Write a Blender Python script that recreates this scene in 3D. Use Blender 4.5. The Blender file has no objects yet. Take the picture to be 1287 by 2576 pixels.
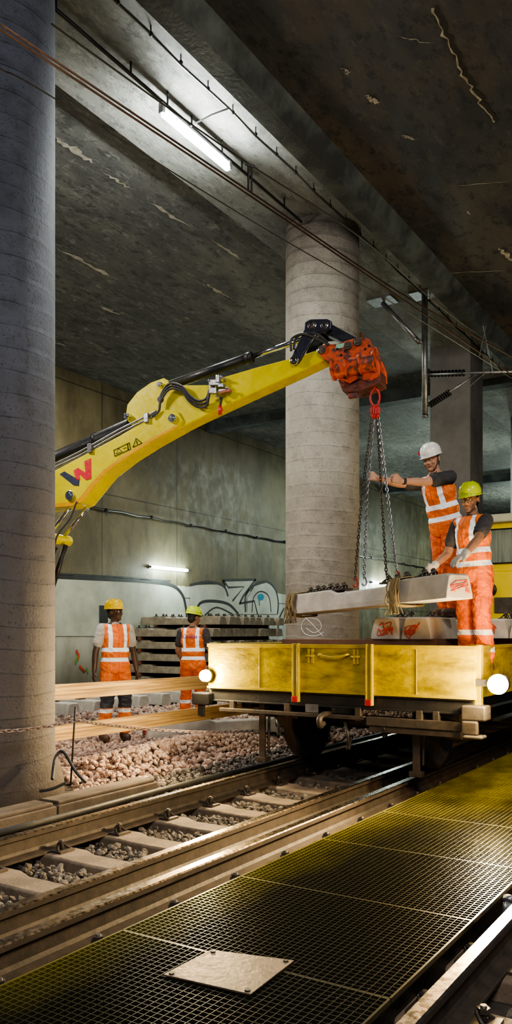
import bpy,bmesh,math,random
import numpy as np
from mathutils import Vector,Matrix,Quaternion
from mathutils import noise as mnoise
random.seed(3); rng=np.random.default_rng(5)
F=2058.;CX=644.;CY=1590.;H=1.38
TH=math.atan2(1306,2058); S=math.sin(TH); C=math.cos(TH)
V=Vector
def cw(lat,d,z): return V((lat*C-d*S,lat*S+d*C,z))
def px(x,y,d): return cw((x-CX)/F*d,d,H+(CY-y)/F*d)
def onz(x,y,z): return px(x,y,F*(z-H)/(CY-y))
def onX(x,y,X):
    k=(x-CX)/F; return px(x,y,X/(k*C-S))
def onY(x,y,Y):
    k=(x-CX)/F; return px(x,y,Y/(k*S+C))
COL=bpy.context.scene.collection
# ------------------------------------------------------------------ materials
def nm(name):
    m=bpy.data.materials.new(name); m.use_nodes=True
    nt=m.node_tree; b=nt.nodes['Principled BSDF']; return m,nt,b
def N(nt,t,**k):
    n=nt.nodes.new(t)
    for a,v in k.items(): setattr(n,a,v)
    return n
def mth(nt,op,a,b=None,c=None):
    n=N(nt,'ShaderNodeMath',operation=op)
    for i,v in enumerate((a,b,c)):
        if v is None: continue
        if isinstance(v,(int,float)): n.inputs[i].default_value=v
        else: nt.links.new(v,n.inputs[i])
    return n.outputs[0]
def mixc(nt,f,a,b):
    n=N(nt,'ShaderNodeMix',data_type='RGBA')
    for s,v in ((n.inputs[0],f),(n.inputs[6],a),(n.inputs[7],b)):
        if isinstance(v,(int,float)): s.default_value=v
        elif isinstance(v,tuple): s.default_value=(*v[:3],1)
        else: nt.links.new(v,s)
    return n.outputs[2]
def objxyz(nt,scale=(1,1,1),world=False):
    t=N(nt,'ShaderNodeNewGeometry' if world else 'ShaderNodeTexCoord'); src=t.outputs['Position' if world else 'Object']
    mp=N(nt,'ShaderNodeMapping'); mp.inputs['Scale'].default_value=scale
    nt.links.new(src,mp.inputs[0])
    s=N(nt,'ShaderNodeSeparateXYZ'); nt.links.new(src,s.inputs[0])
    return mp.outputs[0],s.outputs
def noise(nt,vec,scale,detail=5,rough=.6):
    n=N(nt,'ShaderNodeTexNoise'); n.inputs['Scale'].default_value=scale; n.inputs['Detail'].default_value=detail; n.inputs['Roughness'].default_value=rough
    nt.links.new(vec,n.inputs['Vector']); return n.outputs[0]
def ramp(nt,f,a,b,lo=0.,hi=1.):
    n=N(nt,'ShaderNodeMapRange'); n.inputs[1].default_value=a; n.inputs[2].default_value=b; n.inputs[3].default_value=lo; n.inputs[4].default_value=hi
    nt.links.new(f,n.inputs[0]); return n.outputs[0]
def bump(nt,b,h,st,dist=.02):
    n=N(nt,'ShaderNodeBump'); n.inputs['Strength'].default_value=st; n.inputs['Distance'].default_value=dist
    nt.links.new(h,n.inputs['Height']); nt.links.new(n.outputs[0],b.inputs['Normal'])
def pm(name,c1,c2=None,rough=.6,metal=0.,scale=4,bmp=.2,bscale=40,lo=.35,hi=.65,stretch=(1,1,1),spec=.5):
    m,nt,b=nm(name); vec,xyz=objxyz(nt,stretch)
    c2=c2 or tuple(v*.7 for v in c1)
    f=ramp(nt,noise(nt,vec,scale),lo,hi)
    nt.links.new(mixc(nt,f,c1,c2),b.inputs['Base Color'])
    b.inputs['Metallic'].default_value=metal
    f2=noise(nt,vec,bscale,4)
    nt.links.new(ramp(nt,f2,.3,.7,max(0,rough-.1),min(1,rough+.12)),b.inputs['Roughness'])
    if bmp: bump(nt,b,f2,bmp,.01)
    b.inputs['Specular IOR Level'].default_value=spec
    return m
def em(name,c,s):
    m,nt,b=nm(name); b.inputs['Base Color'].default_value=(*c,1); b.inputs['Emission Color'].default_value=(*c,1); b.inputs['Emission Strength'].default_value=s; return m
YEL=pm('yellow_paint',(.66,.58,.005),(.54,.46,.004),.3,0,3,.05,20)
YWAG=pm('wagon_yellow_paint',(.50,.38,.005),(.20,.15,.004),.2,0,3.5,.8,14,.42,.68,(1,1,2.5))
YWAG2=pm('wagon_yellow_edge',(.50,.38,.01),(.34,.25,.008),.35)
BLK=pm('black_metal',(.018,.018,.02),(.035,.032,.03),.42,.3)
DRK=pm('dirty_steel',(.06,.055,.05),(.12,.095,.075),.5,.5,6)
CHR=pm('chrome',(.75,.76,.8),(.6,.6,.62),.12,1.,3,0)
STL=pm('galvanised_steel',(.35,.36,.38),(.22,.22,.23),.35,.8,8)
RUB=pm('rubber',(.02,.02,.02),(.035,.035,.035),.55)
NAVY=pm('navy_steel',(.02,.025,.045),(.03,.032,.04),.35,.3)
ORG=pm('red_orange_paint',(.55,.085,.025),(.09,.035,.03),.45,0,11,.5,30,.48,.6)
REDP=pm('red_paint',(.55,.03,.03),(.3,.02,.02),.4)
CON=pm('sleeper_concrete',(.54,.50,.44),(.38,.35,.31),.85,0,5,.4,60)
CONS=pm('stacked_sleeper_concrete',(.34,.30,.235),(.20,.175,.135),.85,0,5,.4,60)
CON2=pm('dusty_track_sleeper',(.29,.225,.16),(.15,.115,.085),.8,0,4,.5,50)
TRG=pm('trough_concrete',(.18,.145,.115),(.10,.08,.065),.85,0,4,.5,40)
WOOD=pm('plank_wood',(.56,.37,.16),(.24,.14,.055),.6,0,4,.5,20,.42,.62,(3,.12,9))
WOOD2=pm('old_timber',(.22,.11,.06),(.12,.06,.035),.8,0,3,.4,20)
STRAW=pm('straw_rope',(.36,.27,.13),(.17,.13,.07),.9)
SPR=pm('red_spray',(.6,.06,.03),(.45,.1,.06),.7)
WHT=pm('white_plastic',(.8,.8,.8),(.7,.7,.7),.3)
GLS=pm('cab_glass',(.24,.27,.25),(.12,.15,.14),.08,0,3,0,stretch=(6,1,.4))
BLU=pm('navy_decal',(.012,.018,.05),(.012,.018,.045),.5)
REDD=pm('red_decal',(.60,.02,.04),(.5,.02,.03),.4)
PLATE=pm('worn_plate',(.24,.18,.125),(.12,.09,.065),.42,.5,7,.3)
TUBE=em('tube_glow',(.93,1.,.95),320.)
TUBE2=em('wall_tube_glow',(.80,1.,.93),80.)
LAMP=em('lamp_glow',(1.,.80,.42),900.)
# ---- concrete column with formwork rings
def col_mat(name,c1,c2,c3,ringc,ring=.5,low=(.14,.095,.06),lowf=.35):
    m,nt,b=nm(name); vec,xyz=objxyz(nt)
    n1=noise(nt,vec,1.1,8,.7); n2=noise(nt,vec,45,4); n3=noise(nt,vec,.6,3); n4=noise(nt,vec,6,6,.7)
    z=mth(nt,'ADD',xyz[2],mth(nt,'ADD',mth(nt,'MULTIPLY',xyz[0],.05),mth(nt,'MULTIPLY',n3,.22)))
    fr=mth(nt,'FRACT',mth(nt,'DIVIDE',z,.195))
    line=mth(nt,'MULTIPLY',mth(nt,'LESS_THAN',fr,.05),ramp(nt,n4,.35,.55,.1,1))
    soft=ramp(nt,fr,0,.25,1,0)
    base=mixc(nt,ramp(nt,n1,.35,.65),c1,c2)
    base=mixc(nt,ramp(nt,n4,.5,.72,0,.6),base,c3)
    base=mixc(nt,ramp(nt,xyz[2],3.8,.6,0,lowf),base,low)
    pits=mth(nt,'GREATER_THAN',n2,.63)
    base=mixc(nt,mth(nt,'MULTIPLY',pits,.6),base,tuple(v*.35 for v in c3))
    base=mixc(nt,mth(nt,'MULTIPLY',line,ring),base,ringc)
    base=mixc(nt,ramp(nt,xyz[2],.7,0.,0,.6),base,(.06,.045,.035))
    nt.links.new(base,b.inputs['Base Color']); b.inputs['Roughness'].default_value=.8
    h=mth(nt,'ADD',mth(nt,'MULTIPLY',soft,.7),mth(nt,'ADD',mth(nt,'MULTIPLY',n2,.5),n4)); bump(nt,b,h,.6,.02)
    return m
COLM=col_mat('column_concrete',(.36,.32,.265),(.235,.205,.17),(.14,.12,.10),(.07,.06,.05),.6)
COLM2=col_mat('shaded_column_concrete',(.095,.107,.145),(.058,.064,.085),(.035,.038,.048),(.02,.022,.028),.7,(.13,.105,.09),.65)  # dim blue shade and warm light at the foot put into the colour
# ---- wall
m,nt,b=nm('tunnel_wall_concrete'); vec,xyz=objxyz(nt,(1,1,.8))
n1=noise(nt,vec,.5,8,.65); n2=noise(nt,vec,3,6); n3=noise(nt,vec,30,4)
v2,_=objxyz(nt,(1,1.6,.5)); n5=noise(nt,v2,1.1,8,.72)
base=mixc(nt,ramp(nt,n1,.38,.62),(.18,.155,.09),(.095,.08,.046))
base=mixc(nt,ramp(nt,n5,.48,.66,0,.6),base,(.058,.048,.028))
base=mixc(nt,ramp(nt,n2,.55,.72,0,.3),base,(.27,.245,.17))
fy=mth(nt,'FRACT',mth(nt,'DIVIDE',xyz[1],3.1)); ln=mth(nt,'LESS_THAN',fy,.011)
fz=mth(nt,'FRACT',mth(nt,'DIVIDE',mth(nt,'ADD',xyz[2],.2),2.55)); ln2=mth(nt,'LESS_THAN',fz,.014)
low=mth(nt,'LESS_THAN',mth(nt,'ADD',xyz[2],mth(nt,'MULTIPLY',n2,.15)),2.78)
paint=mixc(nt,ramp(nt,n5,.42,.62),(.52,.53,.46),(.33,.335,.29))
base=mixc(nt,mth(nt,'MULTIPLY',low,mth(nt,'LESS_THAN',xyz[1],30.)),base,paint)
base=mixc(nt,mth(nt,'MULTIPLY',mth(nt,'MAXIMUM',ln,ln2),.75),base,(.03,.027,.02))
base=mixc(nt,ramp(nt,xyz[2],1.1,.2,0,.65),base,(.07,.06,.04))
nt.links.new(base,b.inputs['Base Color']); nt.links.new(ramp(nt,n2,.3,.7,.35,.65),b.inputs['Roughness'])
bump(nt,b,mth(nt,'ADD',n3,mth(nt,'MULTIPLY',ln,-2.)),.25,.02)
WALL=m
# ---- ceiling
def ceil_mat(name,a,bb,cc,amt,brown=None,dk=.35):
    m,nt,b=nm(name); vec,xyz=objxyz(nt,(1.4,.7,1))
    n1=noise(nt,vec,.8,10,.75); n2=noise(nt,vec,5,10,.78)
    vec2,_=objxyz(nt,(3.2,1.2,1)); n3=noise(nt,vec2,2.0,10,.82)
    vec3,_=objxyz(nt,(1,.35,1)); n4=noise(nt,vec3,.45,4,.6)
    v5,_=objxyz(nt,(14,1.0,1)); n6=noise(nt,v5,2.4,6,.7)
    base=mixc(nt,ramp(nt,n1,.42,.60),a,bb)
    if brown: base=mixc(nt,ramp(nt,n4,.50,.64,0,.85),base,brown)
    base=mixc(nt,ramp(nt,n4,.44,.34,0,.5),base,cc)
    base=mixc(nt,ramp(nt,n3,.54,.61,0,amt),base,cc)
    base=mixc(nt,ramp(nt,n6,.60,.66,0,amt),base,cc)
    base=mixc(nt,ramp(nt,n2,.52,.60,0,.75),base,tuple(v*dk for v in a))
    nt.links.new(base,b.inputs['Base Color']); nt.links.new(ramp(nt,n1,.3,.7,.45,.75),b.inputs['Roughness'])
    bump(nt,b,mth(nt,'ADD',n2,n3),1.,.08); return m
CEIL=ceil_mat('ceiling_shaded_concrete',(.115,.113,.108),(.23,.225,.20),(.50,.48,.42),.6)  # darker tone puts the shade beyond the strip into the colour
CEILS=ceil_mat('ceiling_lit_strip_concrete',(.34,.34,.31),(.20,.20,.18),(.52,.52,.47),.5)  # lighter copy, tube light put into the strip colour
CEILR=ceil_mat('ceiling_dark_shade',(.055,.056,.06),(.11,.105,.095),(.26,.23,.18),.35,(.20,.15,.095))  # shade behind the beam put into the colour, with brown patches
BEAM=pm('beam_concrete',(.085,.10,.095),(.03,.034,.034),.7,0,1.8,.5,20,.38,.6)
PALE=pm('pale_scuff',(.46,.44,.38),(.24,.22,.18),.8,0,9)
# ---- ground / stones
GRD=pm('ground_dirt',(.08,.066,.053),(.045,.037,.03),.9,0,6,.8,30)
def stone_mat(name,a,bb,cc):
    m,nt,b=nm(name); at=N(nt,'ShaderNodeAttribute',attribute_name='rnd')
    r=N(nt,'ShaderNodeValToRGB'); nt.links.new(at.outputs['Fac'],r.inputs[0])
    r.color_ramp.elements[0].color=(*a,1); r.color_ramp.elements[1].color=(*cc,1)
    e=r.color_ramp.elements.new(.5); e.color=(*bb,1)
    vec,xyz=objxyz(nt); n=noise(nt,vec,60,3)
    nt.links.new(mixc(nt,ramp(nt,n,.4,.7,0,.35),r.outputs[0],(.10,.08,.07)),b.inputs['Base Color']); b.inputs['Roughness'].default_value=.8
    return m
STP=stone_mat('pink_ballast',(.28,.175,.135),(.48,.33,.26),(.60,.47,.39))
STG=stone_mat('grey_ballast',(.06,.05,.042),(.13,.11,.09),(.26,.23,.19))
RAILS=pm('rusty_rail',(.075,.056,.042),(.04,.032,.026),.62,.1,9,.15,40)
RAILH=pm('polished_rail_head',(.34,.28,.22),(.20,.165,.13),.26,1.,5,.02,30)
m,nt,b=nm('worn_yellow_grating'); vec,xyz=objxyz(nt,(1,.6,1),True)
n1=noise(nt,vec,1.3,5); n2=noise(nt,vec,2.6,4)
edge=ramp(nt,mth(nt,'ADD',xyz[0],mth(nt,'MULTIPLY',n1,.9)),-1.8,-2.2)
far=ramp(nt,mth(nt,'ADD',xyz[1],mth(nt,'MULTIPLY',n1,4.)),6.6,10.5)
f=mth(nt,'MAXIMUM',mth(nt,'MULTIPLY',edge,.75),mth(nt,'MULTIPLY',far,ramp(nt,n2,.35,.6,.35,1)))
nt.links.new(mixc(nt,f,(.030,.029,.017),(.21,.19,.02)),b.inputs['Base Color']); b.inputs['Roughness'].default_value=.28; b.inputs['Metallic'].default_value=.1
GRT=m
# vest
def vest_mat(name,org):
    m,nt,b=nm(name); vec,xyz=objxyz(nt)
    ax=mth(nt,'ABSOLUTE',xyz[0]); z=xyz[2]
    def rg(v,lo,hi): return mth(nt,'MULTIPLY',mth(nt,'GREATER_THAN',v,lo),mth(nt,'LESS_THAN',v,hi))
    h=mth(nt,'MAXIMUM',rg(z,1.135,1.185),rg(z,1.01,1.06))
    v=mth(nt,'MULTIPLY',rg(ax,.075,.125),mth(nt,'GREATER_THAN',z,1.13))
    bands=mth(nt,'MAXIMUM',h,v)
    n=noise(nt,vec,9,3)
    base=mixc(nt,ramp(nt,n,.3,.7),org,tuple(c*.68 for c in org))
    front=mth(nt,'LESS_THAN',xyz[1],-.02)
    zip_=mth(nt,'MULTIPLY',mth(nt,'LESS_THAN',ax,.005),front)
    base=mixc(nt,mth(nt,'MULTIPLY',zip_,.6),base,(.4,.05,.02))
    pk=mth(nt,'MULTIPLY',mth(nt,'MULTIPLY',rg(ax,.03,.14),rg(z,.985,.992)),front)
    base=mixc(nt,mth(nt,'MULTIPLY',pk,.6),base,(.4,.06,.02))
    base=mixc(nt,bands,base,(.82,.84,.86))
    nt.links.new(base,b.inputs['Base Color']); b.inputs['Roughness'].default_value=.6
    nt.links.new(base,b.inputs['Emission Color']); nt.links.new(ramp(nt,bands,0,1,.14,.30),b.inputs['Emission Strength'])  # glow put into the cloth for fluorescence, stronger on the bands
    bump(nt,b,n,.8,.06); return m
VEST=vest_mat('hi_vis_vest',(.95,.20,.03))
def trous_mat(name,org,dark,zr):
    m,nt,b=nm(name); vec,xyz=objxyz(nt); z=xyz[2]
    def rg(v,lo,hi): return mth(nt,'MULTIPLY',mth(nt,'GREATER_THAN',v,lo),mth(nt,'LESS_THAN',v,hi))
    n=noise(nt,vec,10,3)
    base=mixc(nt,ramp(nt,n,.3,.7),org,tuple(c*.6 for c in org))
    base=mixc(nt,rg(z,*zr),base,dark)
    bands=mth(nt,'MAXIMUM',rg(z,.36,.41),rg(z,.20,.25))
    base=mixc(nt,bands,base,(.8,.82,.85))
    nt.links.new(base,b.inputs['Base Color']); b.inputs['Roughness'].default_value=.75
    nt.links.new(base,b.inputs['Emission Color']); b.inputs['Emission Strength'].default_value=.08  # slight glow added to the trouser cloth
    bump(nt,b,n,.8,.06); return m
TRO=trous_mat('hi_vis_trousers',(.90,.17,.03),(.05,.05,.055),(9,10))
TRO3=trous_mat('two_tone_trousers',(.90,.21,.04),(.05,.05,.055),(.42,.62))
SKL=pm('light_skin',(.55,.30,.20),(.47,.24,.15),.5,0,12,.05)
SKD=pm('dark_skin',(.085,.046,.03),(.06,.034,.023),.42,0,12,.05)
SKM=pm('tan_skin',(.36,.19,.11),(.30,.15,.09),.5,0,12,.05)
HAIR=pm('black_hair',(.015,.012,.01),(.03,.025,.02),.6)
HAIRG=pm('grey_hair',(.18,.17,.16),(.12,.11,.1),.6)
TSD=pm('charcoal_cloth',(.06,.055,.06),(.04,.04,.045),.85,0,8,.4,12)
TSG=pm('pale_grey_cloth',(.52,.50,.47),(.40,.38,.36),.85,0,8,.4,12)
BOOT=pm('work_boot_leather',(.10,.06,.035),(.05,.03,.02),.6)
GLOVE=pm('work_glove',(.55,.53,.48),(.4,.38,.34),.8)
HW=pm('white_helmet_shell',(.85,.85,.85),(.78,.78,.78),.22,0,3,0)
HY=pm('yellow_helmet_shell',(.85,.58,.01),(.75,.50,.01),.25,0,3,0)
HG=pm('lime_helmet_shell',(.58,.72,.02),(.48,.60,.02),.25,0,3,0)
EYE=pm('eye_white',(.6,.58,.55),(.55,.5,.5),.2,0,3,0)
LIP=pm('lip',(.30,.11,.09),(.25,.09,.07),.5,0,3,0)
PRP=pm('purple_print',(.25,.05,.22),(.22,.05,.2),.6)
# ------------------------------------------------------------------ mesh builder
class MB:
    def __init__(s): s.bm=bmesh.new(); s.mi=0
    def _tag(s,fs):
        for f in fs: f.material_index=s.mi
    def face(s,pts):
        vs=[s.bm.verts.new(p) for p in pts]; f=s.bm.faces.new(vs); f.material_index=s.mi; return f
    def prism(s,pts,vec):
        vec=V(vec); a=[s.bm.verts.new(p) for p in pts]; b=[s.bm.verts.new(V(p)+vec) for p in pts]; n=len(a)
        fs=[s.bm.faces.new(a),s.bm.faces.new(b[::-1])]
        for i in range(n): fs.append(s.bm.faces.new((a[i],b[i],b[(i+1)%n],a[(i+1)%n])))
        bmesh.ops.recalc_face_normals(s.bm,faces=fs); s._tag(fs)
    def box(s,lo,hi):
        x0,y0,z0=lo;x1,y1,z1=hi
        s.prism([(x0,y0,z0),(x1,y0,z0),(x1,y1,z0),(x0,y1,z0)],(0,0,z1-z0))
    def obox(s,c,ax,ay,az):
        c=V(c);ax=V(ax);ay=V(ay);az=V(az)
        s.prism([c-ax-ay-az,c+ax-ay-az,c+ax+ay-az,c-ax+ay-az],az*2)
    def tube(s,pts,r,n=8,closed=False,caps=True):
        pts=[V(p) for p in pts]; m=len(pts)
        rs=r if isinstance(r,(list,tuple)) else [r]*m
        rings=[];up=None
        for i,p in enumerate(pts):
            if closed: t=pts[(i+1)%m]-pts[i-1]
            else: t=pts[min(i+1,m-1)]-pts[max(i-1,0)]
            if t.length<1e-9: t=V((0,0,1))
            t.normalize()
            if up is None: up=t.orthogonal().normalized()
            else:
                up=up-t*up.dot(t)
                up=up.normalized() if up.length>1e-6 else t.orthogonal().normalized()
            w=t.cross(up)
            rings.append([s.bm.verts.new(p+(up*math.cos(a)+w*math.sin(a))*rs[i]) for a in [2*math.pi*j/n for j in range(n)]])
        fs=[]
        for i in range(m if closed else m-1):
            A=rings[i];B=rings[(i+1)%m]
            for j in range(n): fs.append(s.bm.faces.new((A[j],A[(j+1)%n],B[(j+1)%n],B[j])))
        if not closed and caps: fs.append(s.bm.faces.new(rings[0][::-1])); fs.append(s.bm.faces.new(rings[-1]))
        for f in fs: f.smooth=(n>6)
        s._tag(fs)
        if caps and not closed:
            fs[-1].smooth=False; fs[-2].smooth=False
    def cyl(s,a,b,r,n=20,r2=None): s.tube([a,b],[r,r if r2 is None else r2],n)
    def sph(s,c,r,seg=14,ring=10,rot=None):
        if not isinstance(r,(list,tuple)): r=(r,r,r)
        M=Matrix.Translation(V(c))@(rot.to_4x4() if rot else Matrix())@Matrix.Diagonal((*r,1))
        o=bmesh.ops.create_uvsphere(s.bm,u_segments=seg,v_segments=ring,radius=1,matrix=M)
        fs=set(f for v in o['verts'] for f in v.link_faces)
        for f in fs: f.smooth=True
        s._tag(fs)
    def lathe(s,prof,c,axis=V((0,0,1)),n=48):
        axis=V(axis).normalized();u=axis.orthogonal().normalized();w=axis.cross(u);c=V(c)
        rings=[[s.bm.verts.new(c+axis*h+(u*math.cos(2*math.pi*j/n)+w*math.sin(2*math.pi*j/n))*r) for j in range(n)] for r,h in prof]
        fs=[]
        for A,B in zip(rings[:-1],rings[1:]):
            for j in range(n): fs.append(s.bm.faces.new((A[j],A[(j+1)%n],B[(j+1)%n],B[j])))
        for f in fs: f.smooth=True
        fs+= [s.bm.faces.new(rings[0][::-1]),s.bm.faces.new(rings[-1])]
        s._tag(fs)
    def ribbon(s,pts,nor,w):
        pts=[V(p) for p in pts]; nor=V(nor); L=[];R=[]
        for i,p in enumerate(pts):
            t=(pts[min(i+1,len(pts)-1)]-pts[max(i-1,0)]).normalized(); sd=t.cross(nor).normalized()*(w[i] if isinstance(w,list) else w)/2
            L.append(s.bm.verts.new(p+sd));R.append(s.bm.verts.new(p-sd))
        for i in range(len(pts)-1):
            f=s.bm.faces.new((L[i],L[i+1],R[i+1],R[i])); f.material_index=s.mi
def spline(pts,k=6):
    pts=[V(p) for p in pts]; out=[]
    for i in range(len(pts)-1):
        p0=pts[max(i-1,0)];p1=pts[i];p2=pts[i+1];p3=pts[min(i+2,len(pts)-1)]
        for j in range(k):
            t=j/k; out.append(.5*((2*p1)+(p2-p0)*t+(2*p0-5*p1+4*p2-p3)*t*t+(3*p1-p0-3*p2+p3)*t**3))
    out.append(pts[-1]); return out
def finish(mb,name,mats,parent=None,label=None,cat=None,group=None,bevel=0,kind=None,world=True,loc=None):
    me=bpy.data.meshes.new(name); mb.bm.normal_update(); mb.bm.to_mesh(me); mb.bm.free()
    return mkobj(me,name,mats,parent,label,cat,group,bevel,kind,world,loc)
def mkobj(me,name,mats,parent=None,label=None,cat=None,group=None,bevel=0,kind=None,world=True,loc=None):
    if not isinstance(mats,(list,tuple)): mats=[mats]
    for m in mats: me.materials.append(m)
    o=bpy.data.objects.new(name,me); COL.objects.link(o)
    if parent is not None:
        o.parent=parent
        if world: me.transform(pm_inv(parent))
    elif loc=='auto':
        co=[v.co for v in me.vertices]; mn=V([min(c[i] for c in co) for i in range(3)]);mx=V([max(c[i] for c in co) for i in range(3)])
        c=V(((mn.x+mx.x)/2,(mn.y+mx.y)/2,mn.z)); me.transform(Matrix.Translation(-c)); o.location=c
    if bevel:
        b=o.modifiers.new('bevel','BEVEL'); b.width=bevel; b.segments=2; b.limit_method='ANGLE'
    if label: o['label']=label
    if cat: o['category']=cat
    if group: o['group']=group
    if kind: o['kind']=kind
    return o
def wmat(o):
    M=Matrix.LocRotScale(o.location,o.rotation_euler,o.scale)
    return wmat(o.parent)@M if o.parent else M
def pm_inv(o): return wmat(o).inverted()
def thing(name,label,cat,loc,rot=(0,0,0),group=None,scale=1):
    e=bpy.data.objects.new(name,None); COL.objects.link(e); e.location=loc; e.rotation_euler=rot; e.scale=(scale,)*3; e.empty_display_size=.2
    e['label']=label; e['category']=cat
    if group: e['group']=group
    return e
def copytree(o,loc=None,rot=None,parent=None):
    n=o.copy(); COL.objects.link(n)
    if parent is not None: n.parent=parent
    if loc is not None: n.location=loc
    if rot is not None: n.rotation_euler=rot
    for ch in list(o.children): copytree(ch,parent=n)
    return n
# ------------------------------------------------------------------ camera
cam=bpy.data.cameras.new('camera'); co=bpy.data.objects.new('camera',cam); COL.objects.link(co)
cam.sensor_fit='HORIZONTAL'; cam.sensor_width=36; cam.lens=F/1287*36; cam.shift_y=(CY-1288)/1287; cam.clip_end=300
co.location=(0,0,H); co.rotation_euler=(math.pi/2,0,TH); bpy.context.scene.camera=co
# ------------------------------------------------------------------ structure
def gz(x,y):
    if x>-4.7: z=-.27
    elif x>-5.0: z=-.27+(-4.7-x)/.3*.07
    elif x>-5.75: z=-.2+(-5.0-x)/.75*.2
    else: z=0.0
    if x<-5.5: z+=.03*math.sin(x*3+y*1.7)
    return z
bm=bmesh.new(); xs=np.concatenate([np.arange(-14.6,-7,.3),np.arange(-7,-1,.12),np.arange(-1,7.1,1.)]); ys=np.concatenate([np.arange(-6,16,.3),np.arange(16,66,2.)])
G=[[bm.verts.new((x,y,gz(x,y)+random.uniform(-.01,.01))) for y in ys] for x in xs]
for i in range(len(xs)-1):
    for j in range(len(ys)-1): bm.faces.new((G[i][j],G[i+1][j],G[i+1][j+1],G[i][j+1]))
me=bpy.data.meshes.new('floor'); bm.to_mesh(me); bm.free(); mkobj(me,'floor',GRD,kind='structure',label='dirt and ballast tunnel ground')
mb=MB(); mb.box((-15.,-6,-.4),(-14.5,66,8.1))
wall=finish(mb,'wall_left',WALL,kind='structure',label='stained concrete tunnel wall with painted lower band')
mb=MB(); mb.box((-15.,65,-.4),(7,65.4,8.1)); finish(mb,'wall_back',WALL,kind='structure',label='concrete tunnel end wall')
mb=MB()
mb.mi=0; mb.box((-14.6,-6,7.74),(-6.9,65.2,8.1))
mb.mi=1; mb.box((-6.9,-6,7.6),(-5.0,65.2,8.1))
mb.mi=2; mb.box((-5.0,-6,7.55),(7,65.2,8.1))
mb.mi=3
def scuff(a,b,w,z):
    p=onz(*a,z);q=onz(*b,z); n=14; pts=[p.lerp(q,i/n)+V((random.uniform(-.025,.025),0,0)) for i in range(n+1)]
    mb.ribbon(pts,(0,0,1),[w*random.uniform(.15,1)*math.sin(math.pi*(i+.3)/(n+.6)) for i in range(n+1)])
for a,b,w in [((135,345),(240,412),.14),((260,432),(330,478),.06),((375,508),(480,572),.12),((525,600),(615,658),.09),((140,622),(300,705),.14),((515,712),(590,756),.11),((250,770),(300,792),.18),((132,860),(175,872),.1),((370,628),(385,640),.1),((460,795),(480,806),.1)]: scuff(a,b,w,7.735)
for a,b,w in [((920,240),(955,262),.10),((1010,340),(1045,352),.08),((860,170),(880,190),.06),((1170,530),(1185,540),.06),((1250,620),(1300,665),.09),((1060,690),(1280,680),.03),((990,90),(1090,110),.02),((1130,470),(1287,455),.02)]: scuff(a,b,w,7.545)
cr=[(1085,20),(1110,75),(1140,130),(1165,190),(1195,235),(1215,275),(1252,318)]
crp=[]
for i in range(len(cr)-1):
    for t in range(5): crp.append(onz(cr[i][0]+(cr[i+1][0]-cr[i][0])*t/5,cr[i][1]+(cr[i+1][1]-cr[i][1])*t/5,7.545)+V((random.uniform(-.025,.025),random.uniform(-.02,.02),0)))
mb.ribbon(crp,(0,0,1),[random.uniform(.004,.035) for _ in crp])
mb.mi=4
mb.ribbon([p+V((.04,.0,-.001))+V((random.uniform(-.01,.01),0,0)) for p in crp],(0,0,1),[random.uniform(.02,.06) for _ in crp])
finish(mb,'ceiling',[CEIL,CEILS,CEILR,PALE,BLK],kind='structure',label='shade-toned concrete tunnel ceiling slab')
mb=MB(); mb.prism([(-5.06,-6,7.62),(-5.06,-6,7.30),(-4.82,-6,7.30),(-4.68,-6,7.6)],(0,71,0)); finish(mb,'trim_1',BEAM,kind='structure',label='dark concrete downstand beam')
mb=MB(); mb.box((-14.5,20,7.42),(-5.06,20.4,7.8)); finish(mb,'trim_2',BEAM,kind='structure',label='dark transverse ceiling beam')
mb=MB(); mb.box((-14.5,33,7.42),(-5.06,33.4,7.8)); finish(mb,'trim_3',BEAM,kind='structure',label='dark transverse ceiling beam')
# columns
def column(x,y,mat,label,base):
    mb=MB(); mb.lathe([(.66 if base else .57,-.35),(.65 if base else .57,.05),(.60 if base else .57,.22),(.57,.35),(.57,2),(.57,7.62)],(0,0,0),n=72)
    o=finish(mb,'concrete_column',mat,label=label,cat='column',group='round tunnel columns'); o.location=(x,y,0); return o
column(-5.93,4.9,COLM2,'thick round shaded blue-grey concrete column beside wooden barrier planks',True)
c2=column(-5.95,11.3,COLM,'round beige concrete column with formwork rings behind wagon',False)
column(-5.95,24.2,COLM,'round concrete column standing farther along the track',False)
mb=MB(); mb.box((-6.4,17.2,-.2),(-5.5,18.1,7.62)); finish(mb,'square_pillar',pm('pillar_concrete',(.17,.165,.165),(.10,.10,.10),.7,0,1.5,.4,30),label='dark square concrete pillar behind the catenary bracket',cat='column',bevel=.02,loc='auto')
mb=MB()
def oncol(x,y):
    k=(x-CX)/F; d0=V((k*C-S,k*S+C)); c=V((-5.95,11.3)); A=d0.dot(d0);B=-2*d0.dot(c);Cc=c.dot(c)-.572**2
    D=B*B-4*A*Cc; t=(-B-math.sqrt(max(D,0)))/(2*A); return px(x,y,t)
for lp_ in ([(815,1590),(795,1600),(768,1595),(758,1575),(772,1555),(800,1560),(808,1580),(790,1592),(770,1580)],[(762,1548),(785,1570),(812,1600)]):
    mb.tube(spline([oncol(*p) for p in lp_],5),.006,5)
finish(mb,'graffiti_tag',WHT,parent=c2)
mb=MB(); a=onY(905,785,12.05); mb.box((a.x-.05,12.0,5.2),(a.x+.05,12.1,6.2)); finish(mb,'wall_board',WOOD2,label='narrow brown board fixed beside the round column',cat='board',loc='auto')
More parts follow.
